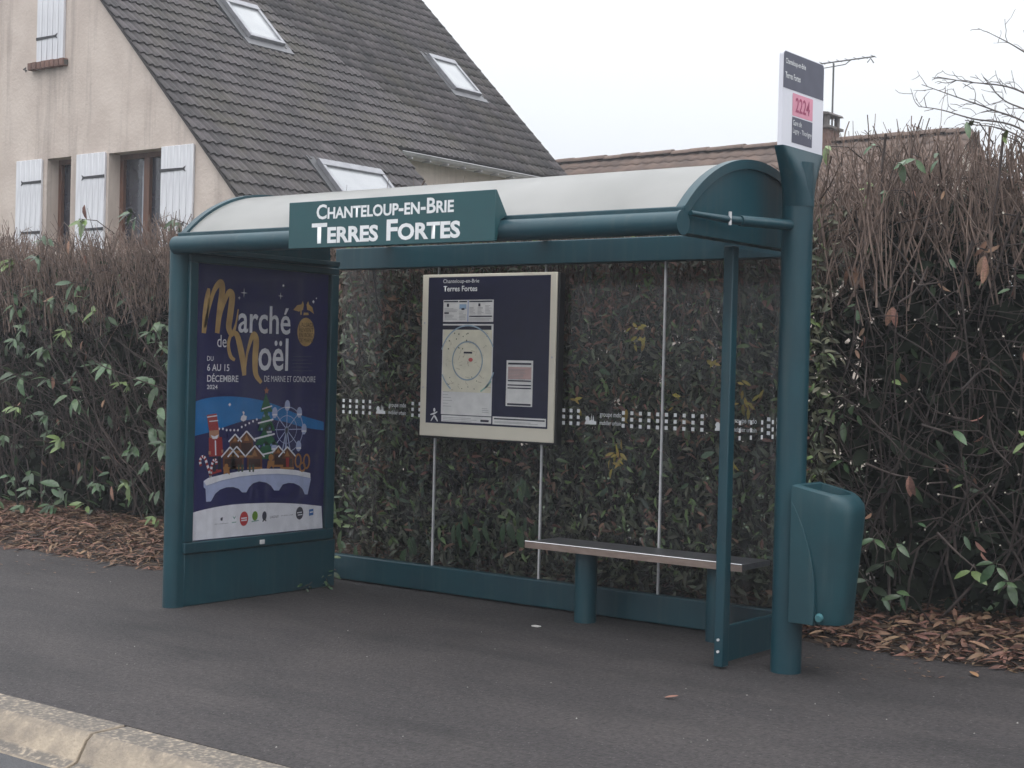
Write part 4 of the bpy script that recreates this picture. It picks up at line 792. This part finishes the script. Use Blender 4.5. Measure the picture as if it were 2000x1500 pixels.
# --- left section
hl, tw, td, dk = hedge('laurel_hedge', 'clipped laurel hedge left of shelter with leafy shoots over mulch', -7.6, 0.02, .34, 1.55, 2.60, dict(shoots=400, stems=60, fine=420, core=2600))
CL = [(60, 490), (82, 462), (58, 560), (25, 600), (100, 585), (132, 556), (165, 585), (72, 680), (40, 640), (130, 650), (25, 730), (85, 735), (80, 805), (125, 780), (18, 790), (15, 560), (282, 640), (305, 635), (318, 700), (215, 715), (238, 742), (292, 738), (312, 790), (302, 835), (245, 868), (112, 862), (290, 905), (238, 940), (60, 915), (48, 950), (112, 955), (38, 978), (92, 985), (168, 985), (20, 930), (285, 1000), (150, 425), (20, 500), (130, 590), (30, 670), (310, 660), (10, 850), (315, 870), (70, 1000), (250, 415), (330, 420), (180, 940)]
for u, v in CL:
    cluster(hl, onY(u+U(-8, 8), v+U(-8, 8), U(.14, .42)), random.randint(4, 7), U(.12, .165), 'g' if U() < .82 else 'p', td)
for u, v in ((218, 950), (135, 470), (165, 400)): leaf_obj(hl, onY(u, v, .25), (U(-.3, .3), -.2, -1), (0, -1, .2), .12, 'b')
n = 900; p = np.stack([U(-7.6, 0, n), U(.40, 1.1, n), U(.05, 2.3, n)], 1); lo_ = leaf_geo(p, rng.normal(0, 1, (n, 3))+np.array([0, -.5, -.7]), rng.normal(0, .5, (n, 3))+np.array([0, -.7, .7]), U(.09, .15, n))
def finish(t, tw, td, dk, extra, ymin=None):
    if ymin is not None:                       # nothing grows through the shelter glass
        for g in tw+td+dk+[e_[1] for e_ in extra]: np.maximum(g[0][:, 1], ymin+U(0, .03, len(g[0])), out=g[0][:, 1])
    V, F = cat_geo(tw); tag(fast('shoots', V, F, TWR, t, True), kind='stuff'); V, F = cat_geo(td); tag(fast('branches', V, F, TWD, t, True), kind='stuff')
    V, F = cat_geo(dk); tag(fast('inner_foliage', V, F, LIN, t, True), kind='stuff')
    for nm, g, m in extra: tag(fast(nm, *g, m, t, True), kind='stuff')
n = 130; p = np.stack([U(-7.6, 0, n), U(.3, .8, n), U(.5, 2.5, n)], 1); lb = leaf_geo(p, rng.normal(0, .5, (n, 3))+np.array([0, 0, -1]), rng.normal(0, 1, (n, 3)), U(.06, .11, n), droop=.5)
finish(hl, tw, td, dk, [('foliage', lo_, LG), ('dead_foliage', lb, LBR)])
# --- middle section, pressed against the shelter glass
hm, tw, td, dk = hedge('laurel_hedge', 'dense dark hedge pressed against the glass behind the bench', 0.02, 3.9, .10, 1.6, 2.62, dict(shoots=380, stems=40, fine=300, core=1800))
n = 13000; z = U(.12, 2.5, n); p = np.stack([U(-.15, 3.6, n), .08+np.abs(rng.normal(0, .20, n))+.14*(z < .55)+.10*np.clip(np.sin(z*7+2)+np.sin(z*3.1), 0, 1), z], 1)
g1 = leaf_geo(p, rng.normal(0, 1, (n, 3))+np.array([0, -.1, -.35]), rng.normal(0, .6, (n, 3))+np.array([0, -.8, .5]), U(.03, .085, n), wr=.36, droop=.6, fold=.5)
n = 1500; z = U(.3, 2.4, n); p = np.stack([U(-.1, 3.6, n), U(.045, .2, n), z], 1); g2 = leaf_geo(p, rng.normal(0, 1, (n, 3))+np.array([0, 0, -.4]), rng.normal(0, .6, (n, 3))+np.array([0, -.9, .4]), U(.03, .075, n), wr=.34, droop=.6, fold=.5)
cl = [(1185, 560), (1140, 600), (1200, 600), (1245, 540), (1230, 640), (1110, 660), (1180, 655), (1360, 600), (1215, 780), (1130, 750), (820, 890), (900, 905), (945, 960), (1010, 900), (700, 900), (1330, 850), (1180, 1015), (1265, 1010), (1150, 545), (1120, 560), (700, 560), (760, 600), (730, 900)]
pts = []
for u, v in cl:
    c = onY(u, v, .09)
    for _ in range(14): pts.append(c+np.array([rng.normal(0, .055), abs(rng.normal(0, .03)), rng.normal(0, .045)]))
for _ in range(900): pts.append(np.array([U(0, 3.5), U(.06, .16), U(0, 1)**.5*1.2+.95]))
for _ in range(420): pts.append(np.array([U(0, 3.5), U(.06, .16), U(.3, 1.6)]))
p = np.array(pts); n = len(p); g3 = leaf_geo(p, rng.normal(0, 1, (n, 3)), rng.normal(0, .6, (n, 3))+np.array([0, -1, .3]), U(.03, .07, n), droop=.7, fold=.6)
finish(hm, tw, td, dk, [('foliage', g1, LM), ('pale_foliage', g2, LPALE), ('dead_foliage', g3, LBR)], .035)
for u, v, k in ((1250, 660, 8), (1240, 650, 3), (1405, 720, 4), (1210, 885, 9), (1200, 895, 5), (1125, 785, 4), (1450, 740, 3), (1455, 790, 5), (1480, 780, 3), (1315, 780, 4), (1225, 820, 2), (1430, 890, 3)):
    for _ in range(k): c = onY(u+rng.normal(0, 9), v+rng.normal(0, 12), U(.03, .06)); leaf_obj(hm, c, (rng.normal(), -.05, rng.normal()-.5), (rng.normal(0, .4), -1, .3), U(.042, .07), 'y')
for _ in range(120):
    c = (U(.05, 3.45), U(.035, .10), U(.25, 2.1)); leaf_obj(hm, c, (rng.normal(), U(-.3, .1), rng.normal()-.5), (rng.normal(0, .4), -1, U(.1, .6)), U(.045, .09), random.choice('dddggb'))
for u, v in ((895, 1020), (930, 1040), (1000, 1020), (1035, 1030), (790, 1060), (1010, 940), (680, 1060), (640, 1000)):
    for _ in range(4): c = onY(u+U(-18, 18), v+U(-25, 15), U(.04, .12)); leaf_obj(hm, c, (U(-.5, .5), -.1, -1), (U(-.4, .4), -1, .4), U(.11, .15), 'g')
# --- right section
hr, tw, td, dk = hedge('laurel_hedge', 'nearly bare twiggy hedge right of the bus stop pole', 3.4, 7.2, .50, 1.7, 2.88, dict(shoots=430, stems=42, fine=420, core=3400))
for pl in ([(1675, 395), (1740, 470), (1800, 550), (1870, 640)], [(1995, 410), (1962, 480), (1932, 580), (1912, 655)], [(1755, 592), (1790, 565), (1812, 520)], [(1700, 560), (1740, 640), (1800, 680), (1850, 720)], [(1600, 420), (1640, 520), (1690, 610), (1710, 680)], [(1800, 830), (1850, 845), (1900, 870)], [(1930, 820), (1940, 870), (1975, 910)], [(1690, 905), (1740, 925), (1790, 935)], [(1880, 760), (1930, 720), (1990, 770)], [(1830, 1040), (1870, 1080), (1905, 1110)], [(1620, 760), (1680, 800), (1740, 860), (1780, 905)], [(1900, 470), (1880, 560), (1890, 690), (1905, 790)], [(1960, 260), (1950, 360), (1935, 450)], [(1730, 262), (1722, 360), (1735, 470)]):
    P = np.array([onY(u, v, .36+.05*i) for i, (u, v) in enumerate(pl)]); Q = np.array(catmull([tuple(a) for a in P], 4)); td.append(poly_geo(Q[None], np.linspace(.0085, .004, len(Q))[None], 6))
CR = [(1690, 355, 3, 'p'), (1730, 372, 2, 'g'), (1740, 740, 1, 'p'), (1755, 690, 1, 'g'), (1672, 592, 2, 'g'), (1665, 790, 2, 'g'), (1640, 800, 3, 'g'), (1600, 830, 3, 'g'), (1640, 890, 3, 'g'), (1612, 780, 2, 'p'), (1880, 945, 1, 'p'), (1705, 1050, 2, 'g'), (1750, 1050, 2, 'g'), (1785, 1020, 1, 'g'), (1895, 1115, 2, 'p'), (1940, 1100, 4, 'g'), (1960, 1135, 4, 'g'), (1855, 505, 1, 'g'), (1860, 840, 1, 'g'), (1780, 300, 2, 'g'), (1760, 320, 2, 'g'), (1955, 262, 2, 'p'), (1830, 285, 2, 'g'), (1612, 285, 2, 'p'), (1700, 280, 2, 'g'), (1965, 560, 1, 'g'), (1745, 1150, 4, 'g'), (1690, 1130, 4, 'd'), (1640, 1090, 3, 'd'), (1720, 1100, 3, 'd'), (1885, 235, 2, 'g'), (1995, 840, 2, 'p')]
for u, v, n, k in CR: cluster(hr, onY(u, v, U(.22, .4)), n, U(.09, .125), k, td)
for u, v in ((1665, 520), (1675, 530), (1920, 500), (1928, 515), (1740, 600), (1610, 380), (1780, 930)):
    for _ in range(2): leaf_obj(hr, onY(u+U(-6, 6), v, .35), (U(-.4, .4), -.2, -1), (U(-.5, .5), -1, .2), .11, 'b')
n = 260; p = np.stack([U(3.5, 7.2, n), U(.65, 1.3, n), U(.05, 2.8, n)**1], 1); lo_ = leaf_geo(p, rng.normal(0, 1, (n, 3))+np.array([0, -.4, -.6]), rng.normal(0, .5, (n, 3))+np.array([0, -.7, .7]), U(.07, .11, n))
n = 90; p = np.stack([U(3.5, 7.2, n), U(.35, .9, n), U(.5, 2.7, n)], 1); lb = leaf_geo(p, rng.normal(0, .5, (n, 3))+np.array([0, 0, -1]), rng.normal(0, 1, (n, 3)), U(.05, .1, n), droop=.5)
ct = MB()
for _ in range(42):
    u, v = U(1590, 2060), 330+U(0, 1)**.8*780; c = onY(u, v, U(.28, .5)); d_ = np.array([U(-.6, .6), -.5, U(-.2, .8)])
    td.append(poly_geo(np.stack([c+np.array([U(-.1, .1), .3, U(-.15, .05)]), c-d_*.03, c])[None], np.array([[.005, .0045, .0045]]), 5)); ct.tube([c, c+unit(d_)*.004], U(.004, .0065), 6)
finish(hr, tw, td, dk, [('foliage', lo_, LG), ('dead_foliage', lb, LBR)]); tag(ct.build('cut_ends', CUT, hr), kind='stuff')

# ================================================================== BARE TREE AT THE RIGHT
bt = thing('bare_tree', (0, 0, 0), 'leafless tree with thin grey twigs above the right hedge end', 'tree')
BARK = mat('grey_bark', (0.13, 0.11, 0.105), (0.08, 0.07, 0.066), rough=.9, scale=12, bump=.5, bscale=30)
q = MB(); q.tube([(4.75, 3.0, -.05), (4.72, 3.0, 1.2), (4.62, 2.95, 2.4), (4.55, 2.9, 3.3)], [.09, .075, .055, .035], 10); q.build('trunk', BARK, bt, smooth=True)
gb = []
for pl in ([(2090, 330), (2010, 245), (1940, 215), (1870, 190), (1800, 165)], [(2090, 200), (2030, 125), (1985, 92), (1932, 64)], [(2090, 330), (1990, 250), (1900, 232), (1840, 215), (1795, 208)], [(2100, 260), (2030, 200), (1970, 170), (1890, 160), (1830, 150)], [(2090, 300), (2020, 225), (1960, 195), (1920, 150)], [(2080, 350), (2010, 280), (1950, 250), (1880, 242)]):
    P = np.array([onY(u, v, 2.9-.06*i) for i, (u, v) in enumerate(pl)]); Q = np.array(catmull([tuple(a) for a in P], 6)); gb.append(poly_geo(Q[None], np.linspace(.009, .0025, len(Q))[None], 6))
    P0 = np.array([4.58, 2.93, 2.9]); gb.append(poly_geo(np.stack([P0, (P0+Q[0])/2, Q[0]])[None], np.array([[.022, .018, .014]]), 6))
    n = len(Q)//2+2; ix = rng.integers(3, len(Q), n); d = unit(Q[ix]-Q[ix-1]); g, PP = twig_geo(Q[ix], d+rng.normal(0, .6, (n, 3)), U(.05, .18, n), U(.002, .0035, n), U(.001, .002, n), .22); gb.append(g)
    e_ = PP[:, 3]; g, _ = twig_geo(e_, d+rng.normal(0, .8, (n, 3)), U(.04, .15, n), U(.002, .003, n), U(.001, .002, n), .2); gb.append(g)
tag(fast('crown', *cat_geo(gb), BARK, bt, True), kind='stuff')

# ================================================================== MULCH, LITTER, WEEDS
CHIP = mat('bark_chip', (0.22, 0.13, 0.085), (0.11, 0.062, 0.042), rough=.85, scale=20, island=.5, hue=.02); CURL = mat('curled_leaf', (0.23, 0.13, 0.085), (0.11, 0.06, 0.04), rough=.7, scale=14, island=.5, hue=.025)
def bedz(x, dy): return np.interp(dy, [p[0] for p in prof], [p[1] for p in prof])
def chips(name, x0, x1, n, dmax, m, Lr, wr, pw=1.0):
    x = U(x0, x1, n); dy = U(0, 1, n)**pw*dmax - .03 - rng.exponential(.035, n)*(U(0, 1, n) < .5)*(.6+.5*np.sin(x*3.7)+.4*np.sin(x*9.1+2)); dy = np.where((x > -.05) & (x < 3.65), np.abs(dy)+.05, dy); y = np.array([border(a) for a in x])+dy; z = bedz(x, dy)+U(.008, .045, n); z[dy < .04] = U(.006, .02, (dy < .04).sum())
    a = U(0, 2*PI, n); ax = np.stack([np.cos(a), np.sin(a), rng.normal(0, .22, n)], 1)
    V, F = leaf_geo(np.stack([x, y, z], 1), ax, rng.normal(0, .35, (n, 3))+np.array([0, 0, 1]), U(*Lr, n), wr=wr, droop=.25, fold=.5); V[:, 2] = np.maximum(V[:, 2], .004)
    return tag(fast(name, V, F, m, None, True), kind='stuff')
o = chips('mulch', -7.5, 0.1, 11000, 1.6, CHIP, (.05, .16), .13); tag(o, 'reddish brown bark mulch under the hedge left of shelter', 'mulch')
o = chips('leaf_litter', 3.3, 7.0, 5000, 1.7, CURL, (.04, .15), .22); tag(o, 'curled brown dead leaves piled under the right hedge', 'leaf litter')
o = chips('leaf_litter', 0.1, 3.4, 1500, 1.5, CURL, (.05, .1), .3); tag(o, 'sparse dead leaves on the soil behind the shelter glass', 'leaf litter')
n = 150; c = [onZ(u, v, 0) for u, v in zip(np.concatenate([U(-20, 320, n//2), U(1570, 2050, n//2)]), np.concatenate([U(1075, 1125, n//2), U(1265, 1330, n//2)]))]
V, F = leaf_geo(np.array(c)+np.array([0, 0, .006]), np.stack([rng.normal(0, 1, n), rng.normal(0, 1, n), np.zeros(n)], 1), np.tile([0, 0, 1.0], (n, 1)), U(.012, .05, n), wr=.3, droop=.05); V[:, 2] = np.maximum(V[:, 2], .003)
tag(fast('stray_chips', V, F, CHIP, None), 'small stray chips scattered along the pavement back edge', 'debris', kind='stuff')
def lone_leaf(u, v, L, m, label, rot, name='fallen_leaf', cat='leaf'):
    c = onZ(u, v, .006); V, F = leaf_geo(np.array([c]), np.array([[math.cos(rot), math.sin(rot), .05]]), np.array([[.15, -.1, 1.0]]), np.array([L]), wr=.42, droop=-.12, fold=.35); V[:, 2] = np.maximum(V[:, 2], .003)
    return tag(fast(name, V, F, m, None, True), label, cat)
lone_leaf(1298, 1362, .065, LBR, 'brown curled leaf lying on open pavement below the side glass', .4); lone_leaf(1910, 1322, .085, mat('tan_leaf', (.36, .2, .1), rough=.7, scale=12), 'tan leaf on pavement just off the right leaf litter', 2.4)
q = MB(); c = onZ(1047, 1223, .004); q.prism([(c[0]-.025, c[1]-.012), (c[0]+.02, c[1]-.018), (c[0]+.028, c[1]+.01), (c[0]-.015, c[1]+.016)], 'z', .002, .008); tag(q.build('paper_scrap', mat('scrap_white', (.6, .58, .55), rough=.8)), 'tiny white paper scrap on pavement left of the bench leg', 'litter')
n = 60; g_ = np.stack([U(-2.5, 6.5, n), U(-3.6, -.1, n), np.full(n, .0)], 1); sc = U(.003, .006, n)[:, None, None]; OC = np.array([(1, 0, .1), (0, 1, .1), (-1, 0, .1), (0, -1, .1), (.2, .1, 1.0)])
V = (g_[:, None] + OC[None]*sc*U(.6, 1.3, (n, 5, 1))).reshape(-1, 3); F = (np.array([(0, 1, 4), (1, 2, 4), (2, 3, 4), (3, 0, 4)])[None]+np.arange(n)[:, None, None]*5).reshape(-1, 3)
tag(fast('grit', V, F, mat('pale_grit', (.34, .32, .30), (.2, .19, .18), rough=.9, island=.5)), 'small pale grit scattered over the asphalt pavement', 'grit', kind='stuff')
iv = thing('ivy_plant', (0, 0, 0), 'small green creeper growing at the rear foot of the poster case', 'plant'); gi = []
for a, b in (((.10, -.22, .02), (.14, -.20, .75)), ((.12, -.20, .02), (.16, -.14, .55)), ((.16, -.25, .02), (.28, -.62, .03)), ((.16, -.22, .02), (.30, -.40, .05))):
    a, b = np.array(a), np.array(b); Q = np.array([a+(b-a)*k/5+rng.normal(0, .012, 3)*(k > 0) for k in range(6)]); Q[:, 2] = np.maximum(Q[:, 2], .015); gi.append(poly_geo(Q[None], np.full((1, 6), .003), 4))
    for k in range(16):
        c = a+(b-a)*U(.05, 1)+rng.normal(0, .022, 3); c[2] = max(c[2], .02); leaf_obj(iv, c, (U(-.6, .8), U(-1, .3), U(-.4, .3)), (.5, -.5, .7), U(.03, .06) if b[2] < .1 else U(.06, .10), random.choice('gd' if b[2] < .1 else 'gp'))
tag(fast('stem', *cat_geo(gi), TWD, iv), kind='stuff')

# ================================================================== HAZE: thin winter mist
q = MB(); q.box(-60, 60, -45, 60, -1.2, 12.5); hz = q.build('haze', None)
hmz = bpy.data.materials.new('mist'); hmz.use_nodes = True; t_ = hmz.node_tree; t_.nodes.clear(); o_ = t_.nodes.new('ShaderNodeOutputMaterial'); v_ = t_.nodes.new('ShaderNodeVolumePrincipled')
v_.inputs['Density'].default_value = 0.0024; v_.inputs['Color'].default_value = (0.93, 0.95, 1.0, 1); v_.inputs['Anisotropy'].default_value = 0.2
t_.links.new(v_.outputs[0], o_.inputs['Volume']); hz.data.materials.append(hmz); tag(hz, kind='stuff')
